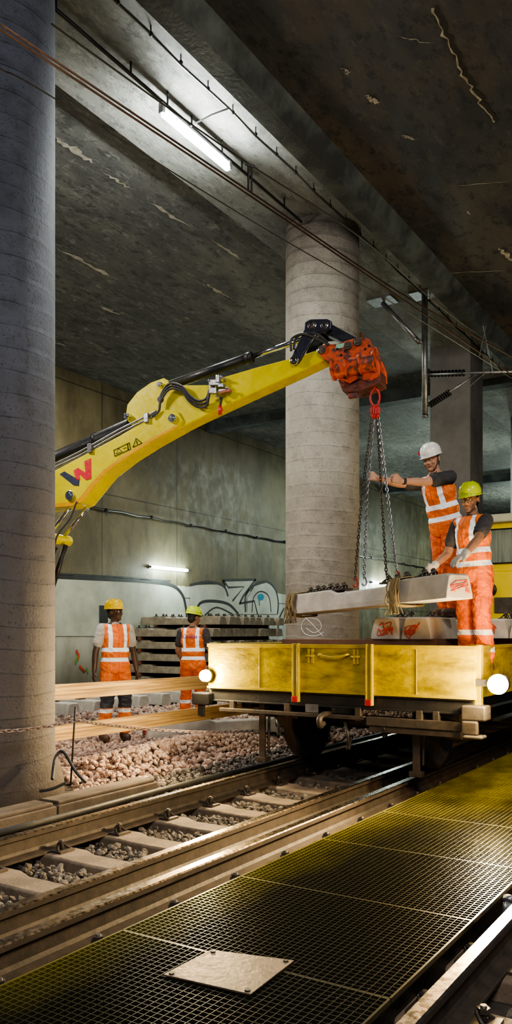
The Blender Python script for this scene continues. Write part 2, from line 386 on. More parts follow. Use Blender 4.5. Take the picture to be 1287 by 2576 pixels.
# graffiti on wall
mb=MB(); XW=-14.485
def w(x,y,o=0): return onX(x,y,XW+o)
def rib(pts,wd,o=.006,k=5): mb.ribbon(spline([w(x,y,o) for x,y in pts],k),(1,0,0),wd)
mb.mi=0
def fill(pts,o=.002): mb.face([w(x,y,o) for x,y in pts])
fill([(130,1452),(300,1455),(420,1468),(455,1490),(468,1530),(470,1600),(130,1600)])
fill([(480,1472),(560,1470),(580,1500),(575,1545),(490,1600),(478,1560)])
fill([(565,1460),(645,1458),(618,1508),(622,1545),(560,1545),(572,1500)],.003)
fill([(640,1475),(675,1464),(695,1485),(700,1520),(697,1545),(622,1545),(622,1505)],.004)
mb.mi=1
rib([(130,1450),(250,1456),(360,1462),(430,1472),(458,1495),(468,1530),(472,1570)],.10)
rib([(130,1443),(300,1452),(430,1462)],.05)
rib([(478,1472),(525,1464),(562,1474),(574,1500)],.08); rib([(492,1548),(503,1518),(535,1512),(575,1520),(600,1545)],.09); rib([(515,1548),(545,1528),(585,1545)],.05)
rib([(562,1460),(645,1458)],.08,k=1); rib([(643,1458),(612,1500),(602,1520)],.08,k=1); rib([(562,1460),(575,1478),(614,1476),(585,1512)],.07,k=1)
rib([(604,1518),(640,1512),(648,1545)],.07,k=1)
rib([(618,1540),(618,1500),(640,1472),(670,1463),(692,1482),(700,1515),(698,1545)],.08); rib([(634,1540),(638,1504),(655,1488),(676,1500),(682,1540)],.05)
rib([(715,1530),(702,1560),(700,1600)],.06)
mb.mi=2; mb.face([w(656+8*math.cos(a),1502+9*math.sin(a),.009) for a in [i*math.pi/8 for i in range(16)]]); rib([(652,1510),(653,1524)],.05,.010,2)
mb.mi=3; rib([(192,1635),(198,1650),(193,1662)],.07); rib([(200,1675),(214,1690),(205,1682)],.06)
mb.mi=4; rib([(196,1650),(190,1670)],.05,.007); rib([(218,1680),(222,1692)],.05)
mb.mi=1; fill([(250,1523),(272,1523),(272,1567),(250,1567)],.008)  # flat black patch for a dark niche box
finish(mb,'graffiti',[pm('graffiti_white',(.54,.57,.50),(.40,.42,.37),.6,0,2),pm('graffiti_black',(.02,.025,.025),(.04,.04,.04),.5),pm('graffiti_blue',(.02,.25,.4)),SPR,pm('graffiti_green',(.1,.4,.05))],parent=wall)
mb=MB(); pts=[V((-14.44,12+i*.6,4.5+.03*math.sin(i*math.pi*.5)**2)) for i in range(50)]; mb.tube(pts,.025,6)
for p in pts[::3]: mb.obox(p,V((.05,0,0)),V((0,.02,0)),V((0,0,.04)))
finish(mb,'wall_cable',BLK,label='black cable clipped along the concrete wall',cat='cable',loc='auto')
def tubelamp(p,q,mat,label,r=.03,house=V((-.06,0,0)),hw=.045):
    e=thing('tube_lamp',label,'lamp',p.lerp(q,.5),group='fluorescent tube lamps')
    mb=MB(); mb.cyl(p,q,r,12); finish(mb,'glowing_tube',mat,parent=e)
    d=(q-p).normalized(); u=house.normalized(); s_=d.cross(u)
    mb=MB(); mb.obox(p.lerp(q,.5)+house,d*((q-p).length/2+.06),s_*hw,u*.015)
    for a,sg in ((p,-1),(q,1)): mb.obox(a+d*sg*.03+house*.5,d*.025,s_*.03,u*.055)
    finish(mb,'lamp_housing',STL,parent=e); return e
tubelamp(V((-14.42,17.4,3.17)),V((-14.42,19.0,3.17)),TUBE2,'glowing fluorescent tube lamp mounted on the concrete wall',.04)
tubelamp(V((-14.42,32,3.5)),V((-14.42,34.2,3.5)),TUBE2,'glowing fluorescent tube lamp farther along the wall',.05)
tubelamp(V((-5.9,7.33,7.30)),V((-5.9,8.62,7.30)),TUBE,'glowing fluorescent tube lamp hanging below the ceiling',.038,V((0,0,.09)),.022)
mb=MB(); mb.cyl((-5.93,5.6,7.46),(-5.93,10.6,7.46),.02,8)
for y in (7.4,8.5): mb.cyl((-5.9,y,7.40),(-5.9,y,7.599),.012,6)
for i in range(5): mb.cyl((-5.93,5.7+i*1.1,7.46),(-5.93,5.7+i*1.1,7.599),.012,6)
finish(mb,'lamp_conduit',BLK,label='thin black conduit carrying the ceiling lamp',cat='conduit',loc='auto')
mb=MB(); mb.tube([V((-5.4,-3+i*.5,7.5+.015*math.sin(i*2.1))) for i in range(80)],.014,6)
for i in range(80): mb.sph((-5.4,-3+i*.5,7.51),(.026,.026,.026),6,4); mb.cyl((-5.4,-3+i*.5,7.5),(-5.4,-3+i*.5,7.599),.008,5)
mb.tube([V((-5.4,7.9,7.5)),V((-5.6,7.85,7.47)),V((-5.87,7.8,7.40))],.010,6)
finish(mb,'ceiling_cable',BLK,label='black cable with clamps running along the ceiling',cat='cable',loc='auto')
CUW=pm('copper_wire',(.09,.05,.04),(.05,.035,.03),.4,.7)
def wire(pts,z,r,label):
    mb=MB(); mb.tube(spline([onz(x,y,z) for x,y in pts],8),r,6); finish(mb,'overhead_wire',CUW if r>.008 else BLK,label=label,cat='wire',loc='auto',group='overhead wires')
wire([(-120,-15),(0,60),(625,480),(1020,745),(1300,905)],5.3,.009,'copper contact wire above the track')
wire([(-120,2),(0,74),(625,490),(1015,755),(1290,945)],5.25,.009,'copper contact wire above the track')
wire([(-120,95),(0,172),(130,243),(640,560),(1000,770),(1300,960)],5.0,.005,'thin black overhead wire')
wire([(130,60),(410,262),(625,412),(910,600),(1130,790),(1300,905)],5.6,.007,'thin black overhead wire')
mb=MB()
for x,y0,y1 in ((625,412,480),(633,418,486)): mb.cyl(px(x,y0,7.3),px(x,y1,7.3),.01,6)
mb.cyl(px(618,412,7.3),px(640,420,7.3),.012,6)
finish(mb,'wire_hanger',BLK,label='small dark hanger clamped on the overhead wires',cat='hanger',loc='auto')
# catenary bracket
D=15.
cb=thing('catenary_support','grey steel catenary bracket with insulators bolted to the ceiling','bracket',px(1068,735,D))
mb=MB(); p0=V((px(1068,735,D).x,px(1068,735,D).y,7.6)); pe=px(1068,1045,D); mb.cyl(p0,pe,.055,14); mb.cyl(pe+V((0,0,.01)),pe-V((0,0,.04)),.065,14); finish(mb,'post',STL,parent=cb)
q0=onz(962,762,7.54)
for c_ in (p0-V((0,0,.02)),q0+V((0,0,.04))):
    mb=MB(); mb.obox(c_,V((.24,0,0)),V((0,.2,0)),V((0,0,.02))); finish(mb,'mounting_plate',STL,parent=cb)
mb=MB(); mb.cyl(q0,px(1055,862,D),.045,12); mb.cyl(px(1045,850,D),px(1068,868,D),.03,10); finish(mb,'strut',STL,parent=cb)
mb=MB(); mb.cyl(px(1068,942,D),px(1300,934,D-1.),.02,8); mb.cyl(px(1075,1022,D),px(1200,940,D-.4),.02,8); mb.cyl(px(1120,1025,D),px(1230,930,D-.5),.008,6); mb.cyl(px(1215,820,D-1),px(1240,940,D-1),.01,6); mb.cyl(px(1222,820,D-1),px(1205,900,D-1),.01,6)
finish(mb,'cantilever_arm',STL,parent=cb)
for a,b in (((1085,941,D),(1165,938,D-.4)),((1082,1018,D),(1130,988,D-.2))):
    mb=MB(); A=px(*a);B=px(*b); mb.cyl(A,B,.03,10)
    for i in range(10):
        c_=A.lerp(B,i/9); d_=(B-A).normalized()*.012; mb.cyl(c_-d_,c_+d_,.06,12)
    finish(mb,'insulator',BLK,parent=cb)
# ------------------------------------------------------------------ rails
def rail(X,Y0,Y1,label,name='rail'):
    prof=[(-.075,-.17),(.075,-.17),(.075,-.155),(.02,-.14),(.009,-.12),(.009,-.05),(.035,-.035),(.036,-.008),(.028,0),(-.028,0),(-.036,-.008),(-.035,-.035),(-.009,-.05),(-.009,-.12),(-.02,-.14),(-.075,-.155)]
    mb=MB(); mb.prism([(X+a,Y0,z) for a,z in prof],(0,Y1-Y0,0))
    mb.bm.normal_update()
    for f in mb.bm.faces:
        if f.calc_center_median().z>-.010: f.material_index=1
    finish(mb,name,[RAILS,RAILH],label=label,cat='rail',group='track rails',loc='auto')
rail(-4.37,-1,40,'rusty steel rail with polished head under the wagon')
rail(-3.245,-1,40,'rusty steel check rail inside the track'); rail(-2.91,-1,40,'rusty steel rail beside the yellow grating'); rail(-1.10,-1,40,'shiny steel rail beside the grating edge')
def sleeper_tree(name,mat,label,group,L=2.6,mid=.175,wide=1.):
    e=thing(name,label,'railway sleeper',(0,0,-50),group=group)
    mb=MB(); st=[(-L/2,.20,.15,.11),(-L/2+.04,.215,.15,.12),(-L/2+.8,.215,.15,.12),(-.4,mid,.13,.10),(.4,mid,.13,.10),(L/2-.8,.215,.15,.12),(L/2-.04,.215,.15,.12),(L/2,.20,.15,.11)]
    rings=[[mb.bm.verts.new(p) for p in ((-b_,y,0),(b_,y,0),(b_*.97,y,.05),(t_*wide,y,h-.012),(t_*wide-.015,y,h),(-t_*wide+.015,y,h),(-t_*wide,y,h-.012),(-b_*.97,y,.05))] for y,h,b_,t_ in st]
    for A,B in zip(rings[:-1],rings[1:]):
        for j in range(8): mb.bm.faces.new((A[j],A[(j+1)%8],B[(j+1)%8],B[j]))
    mb.bm.faces.new(rings[0][::-1]); mb.bm.faces.new(rings[-1]); bmesh.ops.recalc_face_normals(mb.bm,faces=mb.bm.faces[:])
    finish(mb,'sleeper_body',mat,parent=e,world=False,bevel=.006)
    base=None
    for y in (-.86,-.62,.62,.86):
        if base is None:
            mb=MB(); mb.box((-.07,-.06,.0),(.07,.06,.018)); mb.cyl((0,0,.0),(0,0,.085),.014,8); mb.cyl((0,0,.055),(0,0,.075),.026,6)
            pts=[(.055*math.sin(a),.045*math.cos(2*a)*.6,.035+.022*math.cos(a*2)) for a in [i*2*math.pi/18 for i in range(18)]]
            mb.tube(pts,.009,6,closed=True); base=finish(mb,'rail_fastening',DRK,parent=e,world=False); base.location=(0,y,.212)
        else:
            n=base.copy(); COL.objects.link(n); n.parent=e; n.location=(0,y,.212)
    return e
def place(src,loc,rot,label=None,group=None,mat=None):
    n=copytree(src,loc,rot)
    if label: n['label']=label
    if group: n['group']=group
    if mat:
        for c in n.children:
            if c.name.startswith('sleeper_body'): c.material_slots[0].link='OBJECT'; c.material_slots[0].material=mat
    return n
RP=math.pi/2
ts=sleeper_tree('railway_sleeper',CON2,'dusty concrete sleeper set in ballast under the rails','track sleepers',mid=.20,wide=1.12)
for i in range(23):
    y=1.15+i*.6
    if i==0: ts.location=(-3.64,y,-.385); ts.rotation_euler=(0,0,RP)
    else: place(ts,(-3.64,y,-.385),(0,0,RP))
for i in range(5): place(ts,(-.35,1.4+i*.6,-.385),(0,0,RP),'dusty concrete sleeper beside the grating')
cs=sleeper_tree('railway_sleeper',CON,'new pale concrete sleeper laid out on the ballast','laid out new sleepers')
for i in range(12):
    y=8.3+i*.62
    if i==0: cs.location=(-10.9,y,.02); cs.rotation_euler=(0,0,RP)
    else: place(cs,(-10.9+random.uniform(-.05,.05),y,.02),(0,0,RP+random.uniform(-.03,.03)))
SG='stacked sleepers by the wall'
SL='brownish concrete sleeper in a stack beside the wall'
for L_ in range(4):
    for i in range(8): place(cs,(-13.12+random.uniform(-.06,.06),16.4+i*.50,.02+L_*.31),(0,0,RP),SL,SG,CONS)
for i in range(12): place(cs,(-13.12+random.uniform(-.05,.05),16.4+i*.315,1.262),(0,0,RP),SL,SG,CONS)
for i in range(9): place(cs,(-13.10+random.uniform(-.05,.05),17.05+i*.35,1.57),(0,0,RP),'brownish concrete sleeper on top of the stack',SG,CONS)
for x in (-12.3,-13.9):
    for z in (.236,.546,.856,1.166,1.478):
        mb=MB(); mb.box((x-.05,16.25 if z<1.3 else 16.9,z),(x+.05,20.0,z+(.092 if z>1.4 else .093))); finish(mb,'timber_spacer',WOOD2,label='old timber spacer between stacked sleepers',cat='timber',group='timber spacers',loc='auto')
a_=cw(-1.3,10.35,0);b_=cw(.9,11.3,0); c_=(a_+b_)/2; ang=math.atan2(b_.y-a_.y,b_.x-a_.x)-RP
gs=place(cs,(c_.x,c_.y,.05),(0,0,ang),'pale concrete sleeper with red spray marks on pink ballast','loose sleepers')
ga,gd=V((c_.x,c_.y)),V((b_.x-a_.x,b_.y-a_.y)).normalized()
def spray(parent,yl,x0=0,seed=1):
    random.seed(seed); mb=MB(); p_=None
    for j in range(7):
        cx=x0+random.uniform(-.09,.09); cz=random.uniform(.05,.16)
        pts=([p_] if p_ else [])+[(cx+random.uniform(-.04,.04),yl,cz+random.uniform(-.045,.045)) for _ in range(4)]
        p_=pts[-1]; mb.tube(spline(pts,4),.005,5)
    return finish(mb,'spray_mark',SPR,parent=parent,world=False)
spray(gs,1.303,0,4) if (V((0,1.3,0)).y*gd.y<0) else spray(gs,-1.303,0,4)
for i,(x,y) in enumerate(((-3.22,8.72),(-2.90,8.72),(-2.58,10.2),(-2.27,10.2))):
    n=place(cs,(x,y,1.31),(0,0,0),'pale concrete sleeper with red spray marks loaded on wagon','sleepers loaded on the wagon')
    spray(n,-1.303,0,10+i)
A_=cw(.45,9.2,1.57);B_=cw(1.73,6.9,1.665); dv=B_-A_; mid=(A_+B_)/2
hq=dv.to_track_quat('Y','Z')
hs=place(cs,mid,(0,0,0),'pale concrete sleeper hanging from chains above the wagon','lifted sleeper'); hs.rotation_euler=hq.to_euler()
spray(hs,1.303,0,21)
for yl,sd in ((-1.17,3),(.62,6)):
    random.seed(sd); mb=MB()
    for j in range(16):
        o_=yl+random.uniform(-.06,.06); k=random.uniform(.0,.012)
        loop=[(.16+k,o_,.1),(.13+k,o_+.01,.225),(0,o_,.24+k),(-.13-k,o_,.225),(-.16-k,o_,.1),(-.15,o_,-.01-k),(0,o_+.01,-.02-k),(.15,o_,-.01)]
        mb.tube(loop,.006,5,closed=True)
    for j in range(22):
        x=.165+random.uniform(0,.02); o_=yl+random.uniform(-.07,.07)
        mb.tube(spline([(x-.03,o_,.23),(x,o_+random.uniform(-.03,.03),.14),(x+.01,o_+random.uniform(-.06,.06),.03),(x,o_+random.uniform(-.09,.09),-.10)],4),.005,5)
    o=finish(mb,'fibre_rope',STRAW,label='frayed straw-coloured rope wrapped around the lifted sleeper',cat='rope',group='fibre ropes'); o.location=mid; o.rotation_euler=hq.to_euler()
# ------------------------------------------------------------------ stones
def icos():
    bm=bmesh.new(); bmesh.ops.create_icosphere(bm,subdivisions=1,radius=1); v=np.array([x.co[:] for x in bm.verts]); f=np.array([[y.index for y in x.verts] for x in bm.faces]); bm.free(); return v,f
IV,IF=icos()
def stones(name,P,sz,mat,label):
    n=len(P); P=np.array(P); q=rng.normal(size=(n,4)); q/=np.linalg.norm(q,axis=1)[:,None]; w_,x,y,z=q.T
    R=np.stack([1-2*(y*y+z*z),2*(x*y-z*w_),2*(x*z+y*w_),2*(x*y+z*w_),1-2*(x*x+z*z),2*(y*z-x*w_),2*(x*z-y*w_),2*(y*z+x*w_),1-2*(x*x+y*y)],1).reshape(n,3,3)
    sc=np.array(sz)[:,None]*rng.uniform(.6,1.15,(n,3)); v=IV[None]*rng.uniform(.72,1.2,(n,12,1))*sc[:,None,:]
    v=np.einsum('nij,nkj->nki',R,v)+P[:,None,:]; v=v.reshape(-1,3)
    f=(IF[None]+12*np.arange(n)[:,None,None]).reshape(-1,3)
    me=bpy.data.meshes.new(name); me.from_pydata(v.tolist(),[],f.tolist())
    at=me.attributes.new('rnd','FLOAT','POINT'); at.data.foreach_set('value',np.repeat(rng.uniform(0,1,n),12).astype(np.float32))
    mkobj(me,name,mat,label=label,cat='ballast',kind='stuff')
P=[];Z=[]
def scatter(x0,x1,y0,y1,sp,ok,h=0.,s0=.02,s1=.036):
    x=x0
    while x<x1:
        y=y0
        while y<y1:
            X=x+random.uniform(-.5,.5)*sp;Y=y+random.uniform(-.5,.5)*sp
            if ok(X,Y): P.append((X,Y,gz(X,Y)+h+random.uniform(-.01,.03))); Z.append(random.uniform(s0,s1))
            y+=sp
        x+=sp
def ok_track(x,y):
    f=((y-1.15+.3)%.6)-.3
    if abs(f)<.175 and -4.95<x<-2.34: return False
    if min(abs(x+4.37),abs(x+2.91),abs(x+3.245))<.09: return False
    return (x+5.93)**2+(y-4.9)**2>.55
scatter(-4.85,-3.1,2.,8.5,.042,ok_track,.035); scatter(-4.85,-3.1,8.5,13.5,.07,ok_track,.02,.03,.045)
scatter(-2.84,-2.62,1.5,6,.05,ok_track,.02); scatter(-5.25,-4.45,2.2,9.,.045,ok_track,.03)
scatter(-.97,-.2,1.5,5.5,.05,lambda x,y:abs(((y-1.4+.3)%.6)-.3)>.175,.0)
stones('grey_ballast',P,Z,STG,'dusty grey crushed ballast stones around the sleepers')
P=[];Z=[]
def ok_p(x,y):
    d=V((x,y))-ga; al=d.dot(gd); pr=(d-gd*al).length
    if abs(al)<1.34 and pr<.2: return False
    return (x+5.93)**2+(y-4.9)**2>.55 and (x+5.95)**2+(y-11.3)**2>.42
scatter(-7.6,-5.3,4.8,9.5,.052,ok_p,.02,.024,.042); scatter(-7.9,-5.1,9.5,14,.075,ok_p,.02,.03,.05)
scatter(-9.6,-7.6,6,16,.1,lambda x,y:True,.01,.035,.055)
for i in range(1400):
    r_=random.gauss(0,.33); t_=random.uniform(0,1); X=-5.75+r_*.7-.1*t_; Y=5.9+t_*4.0
    if ok_p(X,Y): P.append((X,Y,gz(X,Y)+.05+.09*math.exp(-r_*r_*6)*random.uniform(.4,1)*(1-.6*t_))); Z.append(random.uniform(.024,.042))
stones('pink_ballast',P,Z,STP,'fresh pinkish crushed ballast stones heaped beside the track')
# ------------------------------------------------------------------ grating
X0g,X1g=-2.58,-1.24
mb=MB(); n=41
for i in range(n):
    x=X0g+(X1g-X0g)*i/(n-1)-(X0g+X1g)/2; t=.005 if i in (0,n-1) else .0016; mb.box((x-t,.003,-.022),(x+t,.997,0))
for j in range(31):
    y=.003+.994*j/30; t=.005 if j in (0,30) else .0016; mb.box(((X0g-X1g)/2,y-t,-.012),((X1g-X0g)/2,y+t,-.001))
g0=finish(mb,'floor_grating',GRT,label='worn yellow-green walkway grating panel beside the rail',cat='grating',group='walkway gratings'); g0.location=((X0g+X1g)/2,.9,-.015)
for i in range(1,13):
    n=g0.copy(); COL.objects.link(n); n.location=((X0g+X1g)/2,.9+i*1.002,-.015)
mb=MB(); mb.box((X0g+.05,0.5,-.12),(X0g+.11,14,-.038)); mb.box((X1g-.11,0.5,-.12),(X1g-.05,14,-.038)); mb.box((X0g+.05,0.5,-.26),(X0g+.09,14,-.12)); mb.box((X1g-.09,.5,-.26),(X1g-.05,14,-.12))
finish(mb,'grating_support',BLK,label='dark steel angle supports carrying the walkway grating',cat='support beam',loc='auto')
e=thing('access_plate','worn square steel plate bolted on the walkway grating','plate',onz(575,2450,0))
cor=[onz(x,y,-.013) for x,y in ((530,2393),(740,2420),(630,2506),(410,2456))]
mb=MB(); mb.prism(cor,(0,0,.008)); finish(mb,'plate',PLATE,parent=e,bevel=.002)
cc=sum(cor,V())/4
for c_ in cor:
    p=c_.lerp(cc,.13)+V((0,0,.006)); mb=MB(); mb.cyl(p,p+V((0,0,.007)),.012,8); finish(mb,'bolt',BLK,parent=e)
p=onz(1205,2318,-.15); p=V((-1.185,p.y,-.16)); mb=MB(); mb.cyl(p,p+V((.0,0.07,.12)),.03,20); mb.cyl(p+V((0,.065,.11)),p+V((0,.09,.135)),.036,20); finish(mb,'plastic_cap',STL,label='small grey cap standing between grating and rail',cat='cap',loc='auto')
mb=MB()
for y0,y1 in ((1.5,2.6),(2.62,3.7),(3.72,4.8),(4.82,6.1)): mb.box((-5.24,y0,-.24),(-4.98,y1,-.05)); mb.box((-5.22,y0+.02,-.05),(-5.0,y1-.02,-.02))
finish(mb,'cable_trough',TRG,label='dusty concrete cable trough beside the round column',cat='trough',bevel=.01,loc='auto')
mb=MB(); mb.tube([V((-4.93+.02*math.sin(i),4.+i*.5,-.13)) for i in range(20)],.03,8); finish(mb,'ground_cable',RUB,label='black cable lying beside the rail',cat='cable',loc='auto')
for k_,pts in enumerate(([(132,1960),(140,1905),(160,1892),(190,1940),(215,1968)],[(100,1990),(130,1985),(165,1970)])):
    mb=MB(); mb.tube(spline([px(x,y,6.95-(y-1890)*.004) for x,y in pts],6),.013,6)
    finish(mb,'cable_loop',RUB,label='looped black cable lying on the ballast by the column',cat='cable',loc='auto')
# ------------------------------------------------------------------ barrier
def plank(a,b,h,label):
    a=V(a);b=V(b); d=(b-a).normalized(); s_=V((-d.y,d.x,0)); mb=MB(); mb.obox((a+b)/2,(b-a)/2,s_*.02,V((0,0,h/2)))
    finish(mb,'wooden_plank',WOOD,label=label,cat='plank',group='barrier planks',bevel=.004,loc='auto')
plank((-6.03,5.53,.785),(-5.62,10.66,.76),.155,'long pale wooden plank of the barrier between columns')
plank((-6.03,5.53,.375),(-5.62,10.66,.42),.155,'long pale wooden plank of the barrier between columns')
mb=MB(); mb.cyl(px(190,1778,7.0),px(178,1975,6.95),.008,8); finish(mb,'marker_rod',RAILS,label='thin rusty rod stuck in the ballast',cat='rod',loc='auto')
def chain(mb,pts,pitch,r,w_):
    pts=[V(p) for p in pts]; L=sum((b-a).length for a,b in zip(pts,pts[1:])); n=max(2,int(L/pitch))
    def at(s_):
        for a,b in zip(pts,pts[1:]):
            l=(b-a).length
            if s_<=l: return a+(b-a)*(s_/l),(b-a).normalized()
            s_-=l
        return pts[-1],(pts[-1]-pts[-2]).normalized()
    for i in range(n):
        c,t=at((i+.5)*L/n); u=t.orthogonal().normalized()
        if i%2: u=t.cross(u)
        h=pitch*.68
        mb.tube([c+t*(math.cos(a)*h)+u*(math.sin(a)*w_) for a in [k*2*math.pi/10 for k in range(10)]],r,5,closed=True)
def sag(a,b,s_,n=12): return [a.lerp(b,i/n)-V((0,0,s_*4*(i/n)*(1-i/n))) for i in range(n+1)]
mb=MB(); chain(mb,sag(px(-60,1840,6.35),px(190,1812,7.0),.03),.05,.005,.014); chain(mb,sag(px(190,1812,7.0),px(640,1838,9.2),.05),.05,.005,.014)
finish(mb,'barrier_chain',pm('faded_chain',(.34,.20,.16),(.30,.28,.27),.5,.3,20),label='thin weathered barrier chain strung past the column',cat='chain',loc='auto')
# ------------------------------------------------------------------ wagon
wx0,wx1,wy0,wy1=-5.0,-2.18,6.95,15.2
def fx(x,Y=wy0): return onY(x,1600,Y).x
wg=thing('rail_wagon','yellow flat rail wagon with low side panels and two glowing headlamps','wagon',(-3.6,11,0))
def part(mb,name,mats,bevel=.006,**k): return finish(mb,name,mats,parent=wg,bevel=bevel,**k)
edges=[wx0,fx(653),fx(748),fx(932),fx(1047),wx1]
mb=MB()
mb.box((wx0,wy0,.80),(wx1,wy0+.04,1.25)); mb.mi=1; mb.box((wx0-.01,wy0-.012,1.225),(wx1+.01,wy0+.05,1.262)); mb.box((wx0-.01,wy0-.012,.795),(wx1+.01,wy0+.03,.82))
for x in (edges[1],edges[4]): mb.box((x-.006,wy0-.006,.82),(x+.006,wy0,1.23))
part(mb,'end_panel',[YWAG,YWAG2])
for x in (edges[2],edges[3]):
    mb=MB(); mb.box((x-.035,wy0-.05,.70),(x-.015,wy0,1.27)); mb.box((x+.015,wy0-.05,.70),(x+.035,wy0,1.27)); mb.box((x-.03,wy0-.03,.72),(x+.03,wy0-.005,1.24)); part(mb,'stake',YWAG2)
    mb=MB(); mb.box((x-.032,wy0-.065,.70),(x+.032,wy0-.045,.76)); part(mb,'reflector',REDP)
mb=MB(); hx0,hx1=fx(808),fx(878); z1=1.17; mb.tube(spline([(hx0,wy0,z1),(hx0,wy0-.05,z1),(hx0+.03,wy0-.06,z1-.01),((hx0+hx1)/2,wy0-.06,z1-.03),(hx1-.03,wy0-.06,z1-.01),(hx1,wy0-.05,z1),(hx1,wy0,z1)],4),.011,8); part(mb,'handle',YWAG2,0)
for x in (783,897):
    X=fx(x); mb=MB(); mb.box((X-.03,wy0-.02,1.08),(X-.008,wy0,1.22)); mb.box((X+.008,wy0-.02,1.08),(X+.03,wy0,1.22)); mb.cyl((X-.045,wy0-.02,1.15),(X+.045,wy0-.02,1.15),.012,8); part(mb,'hinge',YWAG2,0)
for X in (wx0,wx1-.04):
    mb=MB(); mb.box((X,wy0+.05,.80),(X+.04,wy1,1.25)); mb.mi=1
    for i in range(6): y=wy0+.1+i*1.6; mb.box((X-.03,y-.04,.7),(X+.07,y+.04,1.27))
    mb.box((X-.01,wy0+.05,1.23),(X+.05,wy1,1.262)); part(mb,'side_panel',[YWAG,YWAG2])
mb=MB(); mb.box((wx0,wy1-.04,.8),(wx1,wy1,1.25)); part(mb,'end_panel',YWAG)
mb=MB()
for i in range(40): y=wy0+.05+i*.203; mb.box((wx0+.05,y,.94),(wx1-.05,y+.195,1.0))
part(mb,'deck',WOOD2,0)
mb=MB(); mb.box((wx0+.02,wy0+.03,.66),(wx1-.02,wy0+.12,.80)); mb.box((wx0+.02,wy0+.0,.78),(wx1-.02,wy0+.12,.80)); mb.box((wx0+.02,wy0+.0,.66),(wx1-.02,wy0+.12,.68))
for X in (wx0+.35,wx1-.5): mb.box((X,wy0+.1,.6),(X+.12,wy1,.9))
mb.box((wx0+.02,wy0+.1,.8),(wx1-.02,wy1-.05,.93)); mb.box((wx0+.02,wy1-.2,.62),(wx1-.02,wy1,.8)); part(mb,'chassis',BLK)
mb=MB(); xa=fx(925); mb.box((xa,wy0-.04,.52),(wx1-.1,wy0+.02,.60)); mb.box((xa+.02,wy0-.02,.46),(wx1-.14,wy0+.0,.52)); mb.box((wx0+.15,wy0-.02,.56),(xa-.03,wy0+.03,.60)); mb.box((wx0+.3,wy0+.3,.50),(wx0+.9,wy0+.8,.56)); part(mb,'buffer_beam',DRK)
for X in (wx0+.3,wx0+.95,xa-.1,xa+.5,wx1-.35):
    mb=MB(); mb.box((X-.03,wy0-.01,.55),(X+.03,wy0+.05,.68)); part(mb,'hanger_bracket',DRK)
for X in (wx0-.08,wx1-.02):
    lf=X<-4
    mb=MB(); mb.box((X-.08,wy0-.08,.62),(X+.13,wy0+.1,.75))
    if not lf: mb.box((X-.07,wy0-.1,.50),(X+.07,wy0-.04,.62)); mb.box((X-.05,wy0-.13,.47),(X+.12,wy0+.02,.50))
    else: mb.box((X-.02,wy0-.06,.50),(X+.06,wy0-.02,.62))
    part(mb,'buffer_block',BLK if lf else DRK,.015)
for yc in (7.95,13.9):
    e=bpy.data.objects.new('wheelset',None); COL.objects.link(e); e.parent=wg
    mb=MB(); mb.cyl((-4.5,yc,.43),(-2.8,yc,.43),.07,20)
    finish(mb,'axle',DRK,parent=e)
    for X,sg in ((-4.37,-1),(-2.91,1)):
        mb=MB(); mb.lathe([(.12,-.07),(.12,-.05),(.32,-.035),(.36,-.06),(.425,-.065),(.43,.03),(.455,.04),(.455,.065),(.37,.065),(.33,.02),(.13,.03),(.13,.08)],(X,yc,.43),axis=V((-sg,0,0)),n=48)
        finish(mb,'wheel',DRK,parent=e)
    for X,sg in ((-4.62,-1),(-2.66,1)):
        mb=MB(); mb.box((X-.09,yc-.14,.32),(X+.09,yc+.14,.6)); finish(mb,'axle_box',DRK,parent=e,bevel=.02)
        mb=MB()
        for k in range(6): mb.box((X-.045,yc-.55+.07*k,.60-.016*k),(X+.045,yc+.55-.07*k,.614-.016*k))
        finish(mb,'leaf_spring',DRK,parent=e)
for x in (661,1048):
    X=onY(x,1600,7.15).x; mb=MB(); mb.box((X-.035,7.13,.08),(X+.035,7.16,.66)); mb.box((X-.06,7.10,.05),(X+.06,7.2,.1)); mb.cyl((X+.05,7.18,.15),(X+.05,7.2,.6),.015,8); part(mb,'rail_guard',DRK)
for x,y0,y1 in ((874,1812,1880),(966,1815,1850),(700,1800,1845)):
    mb=MB(); a=onY(x-8,y0,7.);b=onY(x,(y0+y1)/2,6.93);c=onY(x+2,y1,7.); d=onY(x+10,(y0+y1)/2+8,7.02); mb.tube(spline([a,b,c,d],6),.014,8); mb.cyl(c-V((0,0,.02)),c+V((0,0,.02)),.025,8); part(mb,'brake_hose',RUB,0)
mb=MB(); a=onY(795,1780,7.02); mb.box((a.x-.07,6.93,a.z-.04),(a.x+.07,6.94,a.z+.04)); part(mb,'glare_plate',STL,0)  # small light panel standing for a bright glare patch
mb=MB(); X=-3.6; mb.tube(spline([(X,7.0,.60),(X,6.85,.60),(X,6.78,.56),(X,6.80,.50),(X,6.86,.52)],5),.028,10); part(mb,'draw_hook',DRK,0)
